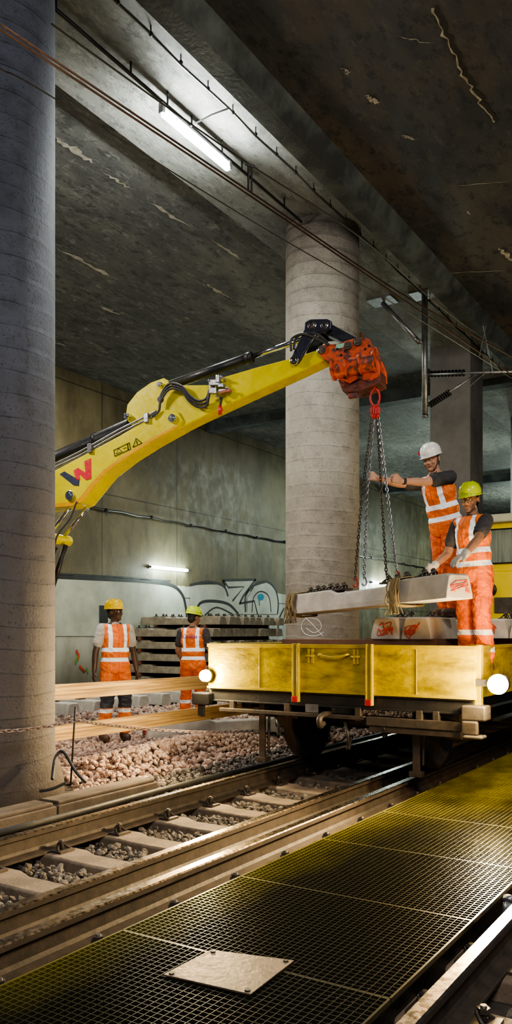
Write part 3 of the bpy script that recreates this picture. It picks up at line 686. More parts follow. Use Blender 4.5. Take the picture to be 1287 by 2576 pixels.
for (x,y,yy) in ((515,1700,6.86),(1250,1722,6.82)):
    p=onY(x,y,yy); lf=x<600; r=.06 if lf else .08
    e=bpy.data.objects.new('headlamp',None); COL.objects.link(e); e.parent=wg
    mb=MB(); mb.lathe([(r*1.08,0),(r*1.08,.02),(r*1.0,.08),(r*.5,.13)],p+V((0,.03,0)),axis=V((0,1,0)),n=32); finish(mb,'lamp_case',BLK,parent=e)
    mb=MB(); mb.sph(p,(r,.05,r),24,12); finish(mb,'lamp_lens',LAMP,parent=e)
    X=wx0+.02 if lf else wx1-.02
    mb=MB(); mb.obox(V(((X+p.x)/2,wy0+.03,p.z)),V((abs(X-p.x)/2+.02,0,0)),V((0,.02,0)),V((0,0,.03))); mb.box((p.x-.02,p.y+.08,p.z-.03),(p.x+.02,wy0+.05,p.z+.03)); finish(mb,'lamp_bracket',DRK,parent=e)
    L=bpy.data.lights.new('headlamp_spot','SPOT'); L.energy=260 if lf else 900; L.color=(1,.70,.34); L.spot_size=2.7; L.spot_blend=.6; L.shadow_soft_size=.07
    o=bpy.data.objects.new('headlamp_spot',L); COL.objects.link(o); o.location=p+V((0,-.08,0)); o.rotation_euler=V((.25,-1,-.22)).to_track_quat('-Z','Y').to_euler()
    L=bpy.data.lights.new('headlamp_glow','POINT'); L.energy=14 if lf else 130; L.color=(1,.64,.26); L.shadow_soft_size=.12
    o=bpy.data.objects.new('headlamp_glow',L); COL.objects.link(o); o.location=p+V((-.15 if lf else .45,-.45,.15))
for y in (7.5,9.6):
  for l_ in range(3):
    mb=MB(); mb.box((-4.6+.1*l_,y-.06,1.0+l_*.103),(-2.72,y+.06,1.101+l_*.103)); finish(mb,'timber_beam',WOOD2,label='rusty brown timber beam under the loaded sleepers',cat='timber',group='timbers on wagon',bevel=.006,loc='auto')
for y in (9.1,11.2):
    mb=MB(); mb.box((-2.71,y-.06,1.0),(-2.26,y+.06,1.309)); finish(mb,'timber_beam',WOOD2,label='rusty brown timber block under the loaded sleepers',cat='timber',group='timbers on wagon',bevel=.006,loc='auto')
# ------------------------------------------------------------------ locomotive
lo=thing('track_machine','yellow rail work machine with cab windows coupled behind the wagon','locomotive',(-3.6,18,0))
def lp(mb,n,m,bevel=.03): return finish(mb,n,m,parent=lo,bevel=bevel)
YL=pm('machine_yellow',(.80,.62,.03),(.7,.52,.02),.35,0,2,.05)
mb=MB(); mb.box((-4.95,15.9,.75),(-2.25,23,2.55)); lp(mb,'body',YL)
mb=MB(); mb.box((-4.95,16.0,2.55),(-2.25,16.12,3.5)); mb.box((-4.95,16,2.5),(-4.85,21,2.75)); mb.box((-4.95,16,3.3),(-4.85,21,3.5)); mb.box((-2.35,16,2.5),(-2.25,21,3.5)); mb.box((-4.95,20.9,2.5),(-2.25,21,3.5))
for y in (16,17.5,19.3,20.9): mb.box((-4.95,y,2.7),(-4.86,y+.12,3.4))
lp(mb,'cab',YL)
mb=MB(); mb.box((-5.0,15.8,3.5),(-2.2,21.2,3.66)); lp(mb,'roof',pm('pale_roof',(.5,.5,.4),(.4,.4,.33),.5))
for i in range(3):
    x=-4.8+i*.85; mb=MB(); mb.box((x,15.97,2.72),(x+.75,15.995,3.38)); lp(mb,'window',GLS,.005)
    mb=MB(); mb.tube([(x,15.96,2.72),(x+.75,15.96,2.72),(x+.75,15.96,3.38),(x,15.96,3.38)],.02,6,closed=True); lp(mb,'window_frame',BLK,0)
for i in range(2):
    x=-4.7+i*1.3; mb=MB(); mb.lathe([(.14,0),(.14,.03),(.11,.05)],(x,15.9,2.2),axis=V((0,-1,0)),n=24); lp(mb,'round_lamp',BLK,0)
for x in (-4.6,-3.3):
    mb=MB(); mb.box((x,15.87,1.75),(x+.5,15.9,2.05)); lp(mb,'grille',DRK,.005)
for x in (-4.9,-3.9):
    mb=MB(); mb.tube([(x,15.8,1.3),(x,15.75,2.3),(x,15.9,2.4)],.02,8); lp(mb,'handrail',CHR,0)
mb=MB(); mb.box((-4.9,15.9,.5),(-2.3,23,.75)); lp(mb,'underframe',BLK)
for y in (17.2,21.6):
    for X,sg in ((-4.37,-1),(-2.91,1)):
        mb=MB(); mb.lathe([(.12,-.07),(.42,-.06),(.43,.03),(.455,.06),(.12,.06)],(X,y,.43),axis=V((-sg,0,0)),n=32); lp(mb,'wheel',DRK,0)
# ------------------------------------------------------------------ excavator
TL,TD=1.154,7.94; MM=(9.5-7.94)/(-2.396-1.154)
BN=cw(-MM,1,0).normalized()
def bp(x,y,off=0):
    k=(x-CX)/F; d=(TD-TL*MM)/(1-k*MM); return px(x,y,d)+BN*off
ex=thing('excavator','yellow crane excavator with long articulated boom reaching over the wagon','excavator',(-10.8,6.15,0))
def ep(mb,n,m,bevel=0,parent=None): return finish(mb,n,m,parent=parent or ex,bevel=bevel)
boomP=[(-420,1330),(-250,1310),(-60,1255),(60,1222),(122,1192),(200,1150),(300,1096),(350,1066),(385,1042),(420,1030),(448,1036),(458,1056),(448,1074),(380,1112),(320,1150),(265,1192),(235,1228),(205,1265),(182,1275),(122,1280),(60,1290),(-60,1330),(-250,1400),(-420,1440)]
mb=MB(); mb.prism([bp(*p,0) for p in boomP],BN*.26); boom=ep(mb,'boom',YEL,.012)
mb=MB(); mb.prism([bp(x,y,-.004) for x,y in [(122,1278),(182,1273),(205,1264),(235,1227),(265,1191),(320,1149),(380,1111),(448,1073),(446,1068),(380,1103),(320,1140),(262,1182),(228,1218),(200,1254),(180,1263),(122,1268)]],BN*.01); ep(mb,'boom_edge_light',pm('orange_edge_light',(.70,.36,.01),(.55,.28,.01),.3),0,boom)  # orange light on the boom's lower edge, painted as a thin strip
stickP=[(311,1050),(316,1016),(340,985),(375,960),(408,948),(420,962),(432,967),(525,966),(545,950),(640,922),(735,897),(800,876),(818,884),(814,904),(760,930),(640,985),(560,1022),(480,1060),(445,1078),(425,1074),(405,1052),(385,1043),(350,1060),(322,1062)]
mb=MB(); mb.prism([bp(*p,.03) for p in stickP],BN*.20); stick=ep(mb,'stick',YEL,.012)
def pin(x,y,r,off=-.03,dep=.34,par=None,m=CHR):
    a=bp(x,y,off); e_=MB(); e_.cyl(a,a+BN*dep,r,20); e_.cyl(a-BN*.012,a,r*.55,12); ep(e_,'pin',m,.003,par or ex)
for x,y,r in ((435,1053,.045),(321,1047,.035),(403,968,.03),(178,1247,.055),(742,908,.045),(787,820,.045),(818,820,.04),(900,862,.04),(810,882,.045)): pin(x,y,r)
mb=MB(); mb.cyl(bp(400,1003,.022),bp(400,1003,.03),.035,20); ep(mb,'lightening_hole',BLK,0,stick)
mb=MB(); mb.cyl(bp(-250,1310,.13),bp(312,1062,.13),.072,24); mb.cyl(bp(222,1101,.13),bp(230,1097,.13),.08,24); ep(mb,'hydraulic_cylinder',BLK,0)
mb=MB(); mb.cyl(bp(312,1062,.13),bp(323,1050,.13),.035,16); ep(mb,'piston_rod',CHR,0)
mb=MB(); mb.cyl(bp(412,962,.13),bp(620,888,.13),.052,24); mb.cyl(bp(605,894,.13),bp(622,888,.13),.06,24); mb.cyl(bp(405,966,.13),bp(425,957,.13),.045,16); ep(mb,'hydraulic_cylinder',BLK,0)
mb=MB(); mb.cyl(bp(620,888,.13),bp(770,836,.13),.028,20); mb.cyl(bp(765,838,.13),bp(790,822,.13),.045,16); ep(mb,'piston_rod',CHR,0)
for o_,dy in ((-.01,0),(.0,8),(.02,16)):
    mb=MB(); mb.tube(spline([bp(100,1198+dy-12,o_),bp(200,1148+dy-10,o_),bp(300,1094+dy-12,o_),bp(372,1052+dy-6,o_),bp(395,1040+dy-6,o_)],4),.012,8); ep(mb,'hydraulic_pipe',STL,0)
for x,y in ((228,1128),(370,1052)):
    mb=MB(); mb.obox(bp(x,y,.01),V((.03,0,0)),BN*.04,V((0,0,.05))); ep(mb,'pipe_clamp',STL,.004)
for a,b_,o_ in (((176,1262),(112,1345),.08),((196,1270),(130,1350),.2)):
    mb=MB(); mb.cyl(bp(*a,o_),bp(*b_,o_),.024,12); ep(mb,'piston_rod',CHR,0)
mb=MB(); mb.cyl(bp(134,1355,.0),bp(134,1355,.3),.062,20); mb.obox(bp(124,1352,.12),V((.05,0,.0)),BN*.10,V((0,0,.03))); ep(mb,'cylinder_mount',YEL,.008)
mb=MB(); mb.cyl(bp(134,1355,-.015),bp(134,1355,.0),.035,20); ep(mb,'pin',CHR,0)
mb=MB(); mb.cyl(bp(150,1368,.12),bp(112,1490,.12),.03,12);  ep(mb,'hydraulic_cylinder',BLK,0)
mb=MB(); mb.cyl(bp(130,1375,.05),bp(60,1560,.05),.045,16);  ep(mb,'hydraulic_cylinder',BLK,0)
mb=MB(); mb.cyl(bp(128,1370,.0),bp(114,1425,.0),.022,12); ep(mb,'piston_rod',CHR,0)
def bar(mb,p,q,w0,w1,off,th):
    P0=bp(*p,off);P1=bp(*q,off); d=(P1-P0).normalized(); n=d.cross(BN).normalized()
    mb.prism([P0-d*w0*.8-n*w0*.6,P0-n*w0,P1-n*w1,P1+d*w1*.8-n*w1*.6,P1+d*w1*.8+n*w1*.6,P1+n*w1,P0+n*w0,P0-d*w0*.8+n*w0*.6],BN*th)
for o_ in (-.015,.24):
    mb=MB(); bar(mb,(742,908),(785,826),.05,.07,o_,.035); bar(mb,(780,822),(822,820),.07,.065,o_-.006,.04); ep(mb,'rocker_link',NAVY,.01)
mb=MB(); bar(mb,(820,822),(898,862),.055,.045,.04,.18); ep(mb,'connecting_link',NAVY,.02)
qc=[(803,872),(818,868),(850,866),(880,856),(905,850),(930,853),(940,880),(955,915),(957,945),(930,960),(900,952),(880,965),(852,955),(842,935),(836,912),(818,905),(805,895)]
mb=MB(); mb.prism([bp(x,y,-.02) for x,y in qc],BN*.05); mb.prism([bp(x,y,.23) for x,y in qc],BN*.05); mb.prism([bp(x,y,.03) for x,y in [(830,885),(935,870),(950,940),(850,945)]],BN*.2); cp=ep(mb,'quick_coupler',ORG,.008)
mb=MB(); mb.cyl(bp(842,935,-.04),bp(945,912,-.04),.085,24)
for t in (0,.33,.66,1): c_=bp(842,935,-.04).lerp(bp(945,912,-.04),t); d_=(bp(945,912,-.04)-bp(842,935,-.04)).normalized()*.012; mb.cyl(c_-d_,c_+d_,.10,24)
ep(mb,'rotator',ORG,.004,cp)
for x,y in ((812,882),(878,872),(903,862)):
    mb=MB(); mb.cyl(bp(x,y,-.04),bp(x,y,-.02),.04,16); mb.cyl(bp(x,y,-.05),bp(x,y,-.04),.022,6); ep(mb,'bolt',DRK,.002,cp)
for x,y in ((850,880),(860,895),(920,880),(930,872),(935,895),(870,885)):
    mb=MB(); mb.cyl(bp(x,y,-.03),bp(x,y,-.02),.012,8); ep(mb,'bolt',BLK,0,cp)
mb=MB(); mb.prism([bp(x,y,.0) for x,y in [(850,955),(880,968),(955,930),(957,962),(900,985),(862,985)]],BN*.24); mb.obox(bp(885,990,.05),V((.05,0,0)),BN*.03,V((0,0,.03)))
for x,y in ((864,970),(895,972),(930,958)): mb.cyl(bp(x,y,-.02),bp(x,y,.0),.018,10)
ep(mb,'lower_clamp',pm('worn_dark_red',(.2,.05,.03),(.05,.03,.03),.5,.2,12),.006,cp)
def hose(pts,o_,r=.013):
    mb=MB(); mb.tube(spline([bp(x,y,o_+.01*math.sin(i*1.3)) for i,(x,y) in enumerate(pts)],7),r,8); ep(mb,'hose',RUB,0)
for k in range(3): hose([(385,1050-k*3),(402,1035),(408,1010-k*7),(430,982-k*7),(460,985-k*6),(478,1010-k*8),(500,1025-k*8),(522,1022-k*9),(532,990-k*4),(545,965)],-.03)
hose([(735,885),(735,855),(760,842),(790,850),(815,862),(830,870)],-.03); hose([(740,880),(745,850),(770,838),(800,842),(825,862)],-.01); hose([(560,1000),(556,1015),(553,1030)],-.02)
hose([(196,1262),(178,1305),(148,1345),(140,1380),(128,1430)],-.02,.010)
mb=MB()
for x,y,a,b_ in ((545,965,.05,.03),(540,985,.04,.03),(560,972,.03,.02),(552,955,.02,.04),(566,985,.05,.015),(535,975,.02,.05)): mb.obox(bp(x,y,-.02),cw(a,0,0),BN*.03,V((0,0,b_)))
for x,y in ((530,960),(560,950),(575,978),(548,998)): mb.cyl(bp(x,y,-.06),bp(x+8,y+6,.0),.013,8)
ep(mb,'valve_block',STL,.004)
mb=MB(); mb.obox(bp(574,988,-.06),cw(.05,0,.01),BN*.012,V((0,0,.012))); ep(mb,'red_lever',pm('lever_red',(.4,.06,.03),(.25,.05,.03),.4))
mb=MB(); mb.cyl(bp(557,1022,-.03),bp(557,1045,-.03),.02,8); mb.obox(bp(557,1032,-.03),cw(.02,0,0),BN*.02,V((0,0,.015))); ep(mb,'red_coupling',REDP)
# decals
def Q(mb,pts): mb.prism([bp(x,y,-.006) for x,y in pts],BN*.005)
mb=MB(); mb.mi=0; Q(mb,[(151,1193),(163,1186),(200,1208),(199,1222),(186,1221)]); mb.mi=1; Q(mb,[(186,1184),(197,1177),(216,1189),(213,1161),(229,1153),(230,1204),(217,1208),(200,1193),(202,1207),(192,1207)]); ep(mb,'brand_logo',[BLU,REDD],0,boom)
DEC=pm('decal_black',(.008,.008,.008),(.01,.01,.01),.7,0,3,0,spec=.1)
def outl(mb,pts,wd=.008,cl=True):
    pts=[bp(*p,-.006) for p in pts]; n=len(pts)
    for i in range(n if cl else n-1):
        a,b=pts[i],pts[(i+1)%n]; d=(b-a).normalized()*wd*.4; mb.ribbon([a-d,b+d],BN,wd)
mb=MB(); outl(mb,[(287,1133),(326,1114),(329,1130),(290,1148)]); outl(mb,[(293,1142),(299,1128),(308,1136)],.006); outl(mb,[(311,1129),(318,1126)],.007,False); outl(mb,[(322,1121),(323,1131)],.011,False); outl(mb,[(321,1118.5),(322,1118.5)],.012,False); ep(mb,'warning_pictogram',DEC,0,boom)
mb=MB(); outl(mb,[(335,1125),(343,1103),(358,1115)]); outl(mb,[(344.5,1109),(345.5,1117)],.009,False); ep(mb,'warning_triangle',DEC,0,boom)
mb=MB(); Q(mb,[(848,868),(868,865),(866,876),(846,880)])
for v in mb.bm.verts: v.co-=BN*.02
ep(mb,'sticker',pm('green_sticker',(.3,.55,.35),(.25,.4,.3),.4),0,cp)
hc=V((-10.9,6.1,0)); ad=cw(1,MM,0).normalized(); sd=V((-ad.y,ad.x,0)); up=V((0,0,1))
mb=MB(); mb.obox(hc+up*1.65-ad*.4,ad*1.3,sd*1.1,up*.5); mb.obox(hc+up*2.3-ad*1.1,ad*.6,sd*1.05,up*.3); ep(mb,'engine_house',YEL,.08)
mb=MB(); mb.obox(hc+up*2.4+ad*.35+sd*.65,ad*.6,sd*.42,up*.75); ep(mb,'cab',BLK,.06)
mb=MB(); mb.obox(hc+up*1.0,ad*.6,sd*.6,up*.2); ep(mb,'slew_ring',DRK,.02)
for s_ in (-1,1):
    mb=MB(); c_=hc+sd*s_*.95+up*.45
    pts=[c_+ad*(1.1*math.copysign(1,math.cos(a))+.38*math.cos(a))+up*.42*math.sin(a) for a in [i*2*math.pi/24+.01 for i in range(24)]]
    mb.prism([p-sd*.22 for p in pts],sd*.44); ep(mb,'crawler_track',RUB,.02)
mb=MB(); mb.obox(hc+up*1.95+ad*1.05,ad*.35,sd*.2,up*.45); ep(mb,'boom_foot',YEL,.02)
# ------------------------------------------------------------------ chain sling
cd=TD+.08
sl=thing('chain_sling','four-leg steel lifting chain with red master link','chain sling',px(943,985,cd))
R_=lambda x,y,d=cd: px(x,y,d)
mb=MB(); c_=R_(943,1000); lat=cw(1,0,0)
mb.tube([c_+lat*.045*math.sin(a)+V((0,0,.085*math.cos(a))) for a in [i*2*math.pi/20 for i in range(20)]],.012,10,closed=True)
mb.tube([c_+V((0,0,.13))+BN*.03*math.sin(a)+V((0,0,.05*math.cos(a))) for a in [i*2*math.pi/16 for i in range(16)]],.012,8,closed=True)
finish(mb,'master_link',REDP,parent=sl)
LP=[A_+(B_-A_)*t+V((0,0,.245)) for t in (.425,.481,.617,.676)]
tops=[R_(936,1032),R_(941,1034),R_(948,1034),R_(951,1032)]
LEGS=[]
for i in range(4):
    t_=tops[i]; mb=MB(); mb.tube([t_+lat*.014*math.sin(a)+V((0,0,.035*math.cos(a))) for a in [i2*2*math.pi/12 for i2 in range(12)]],.009,8,closed=True); mb.cyl(t_-V((0,0,.03)),t_-V((0,0,.075)),.014,8); finish(mb,'shackle',REDP,parent=sl)
    a=tops[i]-V((0,0,.06)); b=LP[i]+V((0,0,.05)); LEGS.append((a,b))
    mb=MB(); m_=a.lerp(b,.45)+lat*(-.02 if i<2 else .0); chain(mb,[a,m_,b],.034,.0055,.013); finish(mb,'chain_leg',DRK if i in (0,2) else STL,parent=sl)
    mb=MB(); mb.tube(spline([b+V((0,0,.02)),b+lat*.02,b-V((0,0,.05))+lat*.025,b-V((0,0,.07)),b-V((0,0,.05))-lat*.02],5),.009,8); finish(mb,'hook',REDP if i in(0,3) else STL,parent=sl)
src=[c for c in hs.children if c.name.startswith('rail_fastening')][0]
for y in (-1.0,-.75,-.5,-.38,.35,.48,.98):
    n=src.copy(); COL.objects.link(n); n.parent=hs; n.location=(0,y,.205)
# ------------------------------------------------------------------ people
def build_prims(prims,name,voxel,it=3,fac=.5,cuts=(),wr=0,ws=9.):
    mb=MB()
    for p in prims:
        if p[0]=='e': mb.sph(p[1],p[2],20,14,p[3] if len(p)>3 else None)
        else:
            _,a,b,ra,rb=p; a=V(a);b=V(b); mb.sph(a,ra,12,8); mb.sph(b,rb,12,8)
            if (b-a).length>1e-4: mb.tube([a,b],[ra,rb],12)
    me=bpy.data.meshes.new('tmp'); mb.bm.to_mesh(me); mb.bm.free()
    o=bpy.data.objects.new('tmp',me); COL.objects.link(o)
    r=o.modifiers.new('r','REMESH'); r.mode='VOXEL'; r.voxel_size=voxel
    s_=o.modifiers.new('s','SMOOTH'); s_.iterations=it; s_.factor=fac
    dg=bpy.context.evaluated_depsgraph_get(); dg.update()
    nm_=bpy.data.meshes.new_from_object(o.evaluated_get(dg)); bpy.data.objects.remove(o); bpy.data.meshes.remove(me)
    bm=bmesh.new(); bm.from_mesh(nm_)
    if wr:
        bm.normal_update()
        for v in bm.verts:
            c=v.co; q=V((c.x*ws,c.y*ws,c.z*ws*1.5+c.x*4)); k=1-abs(mnoise.noise(q))*2.2
            v.co=c+v.normal*(wr*k+wr*.6*mnoise.noise(q*2.3))
    for co_,no_ in cuts: bmesh.ops.bisect_plane(bm,geom=bm.verts[:]+bm.edges[:]+bm.faces[:],plane_co=co_,plane_no=no_,clear_outer=True)
    for f in bm.faces: f.smooth=True
    bm.to_mesh(nm_); bm.free(); nm_.materials.clear(); nm_.name=name; return nm_
def hand_prims(W,D,Nn,side,curl,glove=0):
    D=V(D).normalized(); Nn=V(Nn); Nn=(Nn-D*Nn.dot(D)).normalized(); Sd=V(side); Sd=(Sd-D*Sd.dot(D)-Nn*Sd.dot(Nn)).normalized()
    W=V(W); out=[]; g=glove
    for i in range(4):
        b=W+D*.088+Sd*(.034-.0228*i)-D*(.004*abs(i-1)); out.append(('c',W+Sd*(.015-.01*i),b,.016+g,.0115+g))
        p=b; ang=curl*.35; dd=(D+Sd*(.10-.07*i)).normalized()
        for L_,r0,r1 in ((.040,.0095,.0088),(.026,.0088,.008),(.021,.008,.0068)):
            ang+=curl; L_*=(.95,1.05,1,.8)[i]; q=p+(dd*math.cos(ang)+Nn*math.sin(ang))*L_; out.append(('c',p,q,r0+g,r1+g)); p=q
    b=W+D*.028+Sd*.026; out.append(('c',W+D*.01,b,.016+g,.014+g)); q=b+(D*.65+Sd*.62+Nn*.35).normalized()*.040; out.append(('c',b,q,.0125+g,.0105+g)); q2=q+(D*.8+Sd*.15+Nn*(.4+curl*.5)).normalized()*.030; out.append(('c',q,q2,.0105+g,.008+g))
    return out
def ik(sh,tg,l1,l2,pole):
    d=tg-sh; L=min(d.length,(l1+l2)*.995); d.normalize(); a=(l1*l1-l2*l2+L*L)/(2*L); h=math.sqrt(max(l1*l1-a*a,0)); p=V(pole); p=(p-d*p.dot(d)).normalized()
    return sh+d*a+p*h, sh+d*L
def person(label,loc,face,scale=1,lean=0,hyaw=0,hpitch=0,arms=None,skin=SKL,shirt=TSD,helmet=HY,hair=HAIR,trous=TRO,legs=None,extra=None,sidelean=0,twist=0):
    fd=cw(face[0],face[1],0); rz=math.atan2(fd.x,-fd.y)
    e=thing('person',label,'person',loc,(0,0,rz),scale=scale)
    inv=pm_inv(e)
    piv=V((0,0,.95)); TM=Matrix.Translation(piv)@Matrix.Rotation(math.radians(lean),4,'X')@Matrix.Rotation(math.radians(sidelean),4,'Y')@Matrix.Rotation(math.radians(twist),4,'Z')@Matrix.Translation(-piv)
    T=lambda *p: TM@V(p)
    R3=TM.to_3x3()
    npv=V((0,.01,1.50)); HM=TM@Matrix.Translation(npv)@Matrix.Rotation(math.radians(hyaw),4,'Z')@Matrix.Rotation(math.radians(hpitch),4,'X')@Matrix.Translation(-npv)
    HR=HM.to_3x3(); h=lambda *p: HM@V(p)
    lg=legs or {1:((.095,0,.92),(.12,-.03,.50),(.13,.02,.09)),-1:((-.095,0,.92),(-.11,-.01,.50),(-.14,.05,.09))}
    bd=[('e',T(0,0,1.30),(.155,.10,.19),R3),('e',T(0,.0,1.10),(.135,.095,.17),R3),('e',T(0,.0,.95),(.15,.10,.12),R3),('c',T(-.15,.0,1.425),T(.15,.0,1.425),.055,.055),('c',T(0,.01,1.42),h(0,.01,1.56),.06,.052),
        ('c',T(-.10,.01,1.44),T(0,.01,1.49),.045,.05),('c',T(.10,.01,1.44),T(0,.01,1.49),.045,.05)]
    hd=[('e',h(0,.012,1.665),(.074,.094,.098),HR),('e',h(0,-.02,1.60),(.058,.072,.075),HR),('e',h(0,-.062,1.545),(.026,.026,.022),HR),('e',h(0,-.02,1.575),(.055,.06,.05),HR),
        ('c',h(0,-.082,1.650),h(0,-.106,1.612),.010,.014),('e',h(-.013,-.096,1.607),(.009,.01,.008),HR),('e',h(.013,-.096,1.607),(.009,.01,.008),HR),
        ('c',h(-.035,-.078,1.662),h(.035,-.078,1.662),.011,.011),('e',h(-.04,-.068,1.612),(.02,.016,.02),HR),('e',h(.04,-.068,1.612),(.02,.016,.02),HR),
        ('e',h(0,-.083,1.578),(.022,.010,.010),HR),('e',h(-.076,.012,1.63),(.009,.02,.03),HR),('e',h(.076,.012,1.63),(.009,.02,.03),HR)]
    pr=bd+hd
    for s_ in (1,-1):
        a,k,n=[V(p) for p in lg[s_]]; pr+=[('c',a,k,.08,.055),('c',k,n,.054,.038),('c',n+V((0,.02,-.03)),n+V((0,-.13,-.05)),.04,.03)]
    AR={}
    for s_ in (1,-1):
        sp=arms[s_]; sh=T(.175*s_,.0,1.42)
        if 'world' in sp:
            tg=inv@V(sp['world']); hdv=(inv.to_3x3()@V(sp['hd'])).normalized(); nn=inv.to_3x3()@V(sp['n']); sdv=inv.to_3x3()@V(sp['s']); tgw=tg-hdv*.09-nn.normalized()*.025
            el,wr=ik(sh,tgw,.295,.265,inv.to_3x3()@V(sp.get('pole',(0,0,-1))))
        else:
            el=sh+V(sp['el']).normalized()*.295; wr=el+V(sp['wr']).normalized()*.255; hdv=V(sp.get('hd',sp['wr'])); nn=V(sp['n']); sdv=V(sp['s'])
        AR[s_]=(sh,el,wr)
        pr+=[('c',sh,el,.052,.041),('c',el,el.lerp(wr,.35),.041,.041),('c',el.lerp(wr,.35),wr,.041,.027)]
        pr+=hand_prims(wr,hdv,nn,sdv,sp.get('curl',.3))
        if sp.get('glove'):
            g=build_prims(hand_prims(wr,hdv,nn,sdv,sp.get('curl',.3),.005)+[('c',wr,wr.lerp(el,.15),.034,.040)],'work_glove',.0055,2); mkobj(g,'work_glove',GLOVE,parent=e,world=False)
        if sp.get('watch'):
            mb=MB(); d_=(wr-el).normalized(); mb.cyl(wr-d_*.045,wr-d_*.02,.035,16); finish(mb,'wrist_watch',RUB,parent=e,world=False)
    mkobj(build_prims(pr,'body',.0062,2),'body',skin,parent=e,world=False)
    for s_ in (1,-1):
        mb=MB(); mb.sph(h(.030*s_,-.079,1.640),.0115,12,8); mb.mi=1; mb.sph(h(.030*s_,-.0865,1.640),.0062,10,6); finish(mb,'eye',[EYE,HAIR],parent=e,world=False)
        mb=MB(); mb.tube([h(.014*s_,-.093,1.659),h(.032*s_,-.091,1.665),h(.052*s_,-.078,1.659)],.0045,6); finish(mb,'eyebrow',hair,parent=e,world=False)
    mb=MB(); mb.tube([h(-.024,-.082,1.578),h(-.01,-.092,1.580),h(.01,-.092,1.580),h(.024,-.082,1.578)],[.003,.0055,.0055,.003],6); finish(mb,'mouth',LIP,parent=e,world=False)
    hm=build_prims([('e',V((0,.022,1.67)),(.079,.092,.096)),('e',V((0,.055,1.61)),(.066,.05,.06))],'hair',.008,2,cuts=[(V((0,-.02,0)),V((0,-1,0)))]); hm.transform(HM); mkobj(hm,'hair',hair,parent=e,world=False)
    sp_=[('e',T(0,0,1.30),(.168,.113,.20),R3),('e',T(0,.0,1.10),(.150,.110,.18),R3),('e',T(0,0,.98),(.162,.113,.11),R3),('c',T(-.155,0,1.422),T(.155,0,1.422),.066,.066),('c',T(0,.012,1.44),T(0,.01,1.475),.07,.063)]
    for s_ in (1,-1):
        sh,el,wr=AR[s_]; sp_+=[('c',sh,sh.lerp(el,.60),.070,.068)]
    mkobj(build_prims(sp_,'t_shirt',.009,3,wr=.005,ws=12),'t_shirt',shirt,parent=e,world=False)
    vp=[('e',V((0,0,1.30)),(.188,.136,.205)),('e',V((0,0,1.12)),(.176,.136,.20)),('e',V((0,0,.96)),(.192,.143,.18)),('c',V((-.125,0,1.425)),V((.125,0,1.425)),.080,.080)]
    vm=build_prims(vp,'vest',.009,4,cuts=[(V((0,0,.86)),V((0,0,-1))),(V((0,0,1.485)),V((0,0,1)))],wr=.008,ws=8)
    vo=mkobj(vm,'safety_vest',VEST,parent=e,world=False); vo.matrix_local=TM
    so=vo.modifiers.new('thick','SOLIDIFY'); so.thickness=.006
    if extra=='print':
        cu=bpy.data.curves.new('t','FONT'); cu.body='Ocebia'; cu.size=.08; cu.align_x='CENTER'; cu.extrude=.006
        to=bpy.data.objects.new('t',cu); COL.objects.link(to); dg=bpy.context.evaluated_depsgraph_get(); dg.update(); tm=bpy.data.meshes.new_from_object(to.evaluated_get(dg)); bpy.data.objects.remove(to)
        tm.transform(Matrix.Translation((0,.150,1.33))@Matrix.Rotation(math.pi,4,'Z')@Matrix.Rotation(math.pi/2,4,'X')); tm.materials.clear(); mkobj(tm,'printed_text',PRP,parent=vo,world=False)
    tp=[('e',V((0,0,.95)),(.168,.122,.14))]
    for s_ in (1,-1):
        a,k,n=[V(p) for p in lg[s_]]; tp+=[('c',a,k,.104,.080),('c',k,n+V((0,0,.05)),.080,.074)]
        bt=build_prims([('c',n+V((0,.035,-.035)),n+V((0,-.13,-.045)),.05,.042),('c',n+V((0,.015,-.02)),n+V((0,.01,.10)),.052,.05),('e',n+V((0,-.04,-.078)),(.05,.14,.014))],'boot',.008,2,cuts=[(V((0,0,n.z-.09)),V((0,0,-1)))]); mkobj(bt,'boot',BOOT,parent=e,world=False)
    mkobj(build_prims(tp,'trousers',.009,3,wr=.010,ws=9),'trousers',trous,parent=e,world=False)
    mb=MB(); prof=[(.108,0),(.112,.02),(.108,.055),(.092,.09),(.06,.115),(.02,.124),(.002,.125)]
    n=36; rings=[]
    for r,z in prof: rings.append([mb.bm.verts.new((r*math.cos(t)*.92,r*math.sin(t)*1.16+.01,z)) for t in [2*math.pi*j/n for j in range(n)]])
    for A,B in zip(rings[:-1],rings[1:]):
        for j in range(n): mb.bm.faces.new((A[j],A[(j+1)%n],B[(j+1)%n],B[j])).smooth=True
    mb.bm.faces.new(rings[-1]).smooth=True
    o1=rings[0]; o2=[mb.bm.verts.new((.116*math.cos(t)*.95,.116*math.sin(t)*1.16+.01-(.035 if math.sin(t)<-.3 else 0)*(-math.sin(t)),-.006)) for t in [2*math.pi*j/n for j in range(n)]]
    for j in range(n): mb.bm.faces.new((o2[j],o2[(j+1)%n],o1[(j+1)%n],o1[j])).smooth=True
    for x in (-.03,.03): mb.tube([(x,-.10,.085),(x,-.05,.117),(x,.03,.121),(x,.09,.10)],.006,6)
    me=bpy.data.meshes.new('helmet'); mb.bm.normal_update(); mb.bm.to_mesh(me); mb.bm.free()
    me.transform(HM@Matrix.Translation((0,.005,1.685))@Matrix.Rotation(math.radians(4),4,'X')); ho=mkobj(me,'helmet',helmet,parent=e,world=False); sm=ho.modifiers.new('t','SOLIDIFY'); sm.thickness=.004
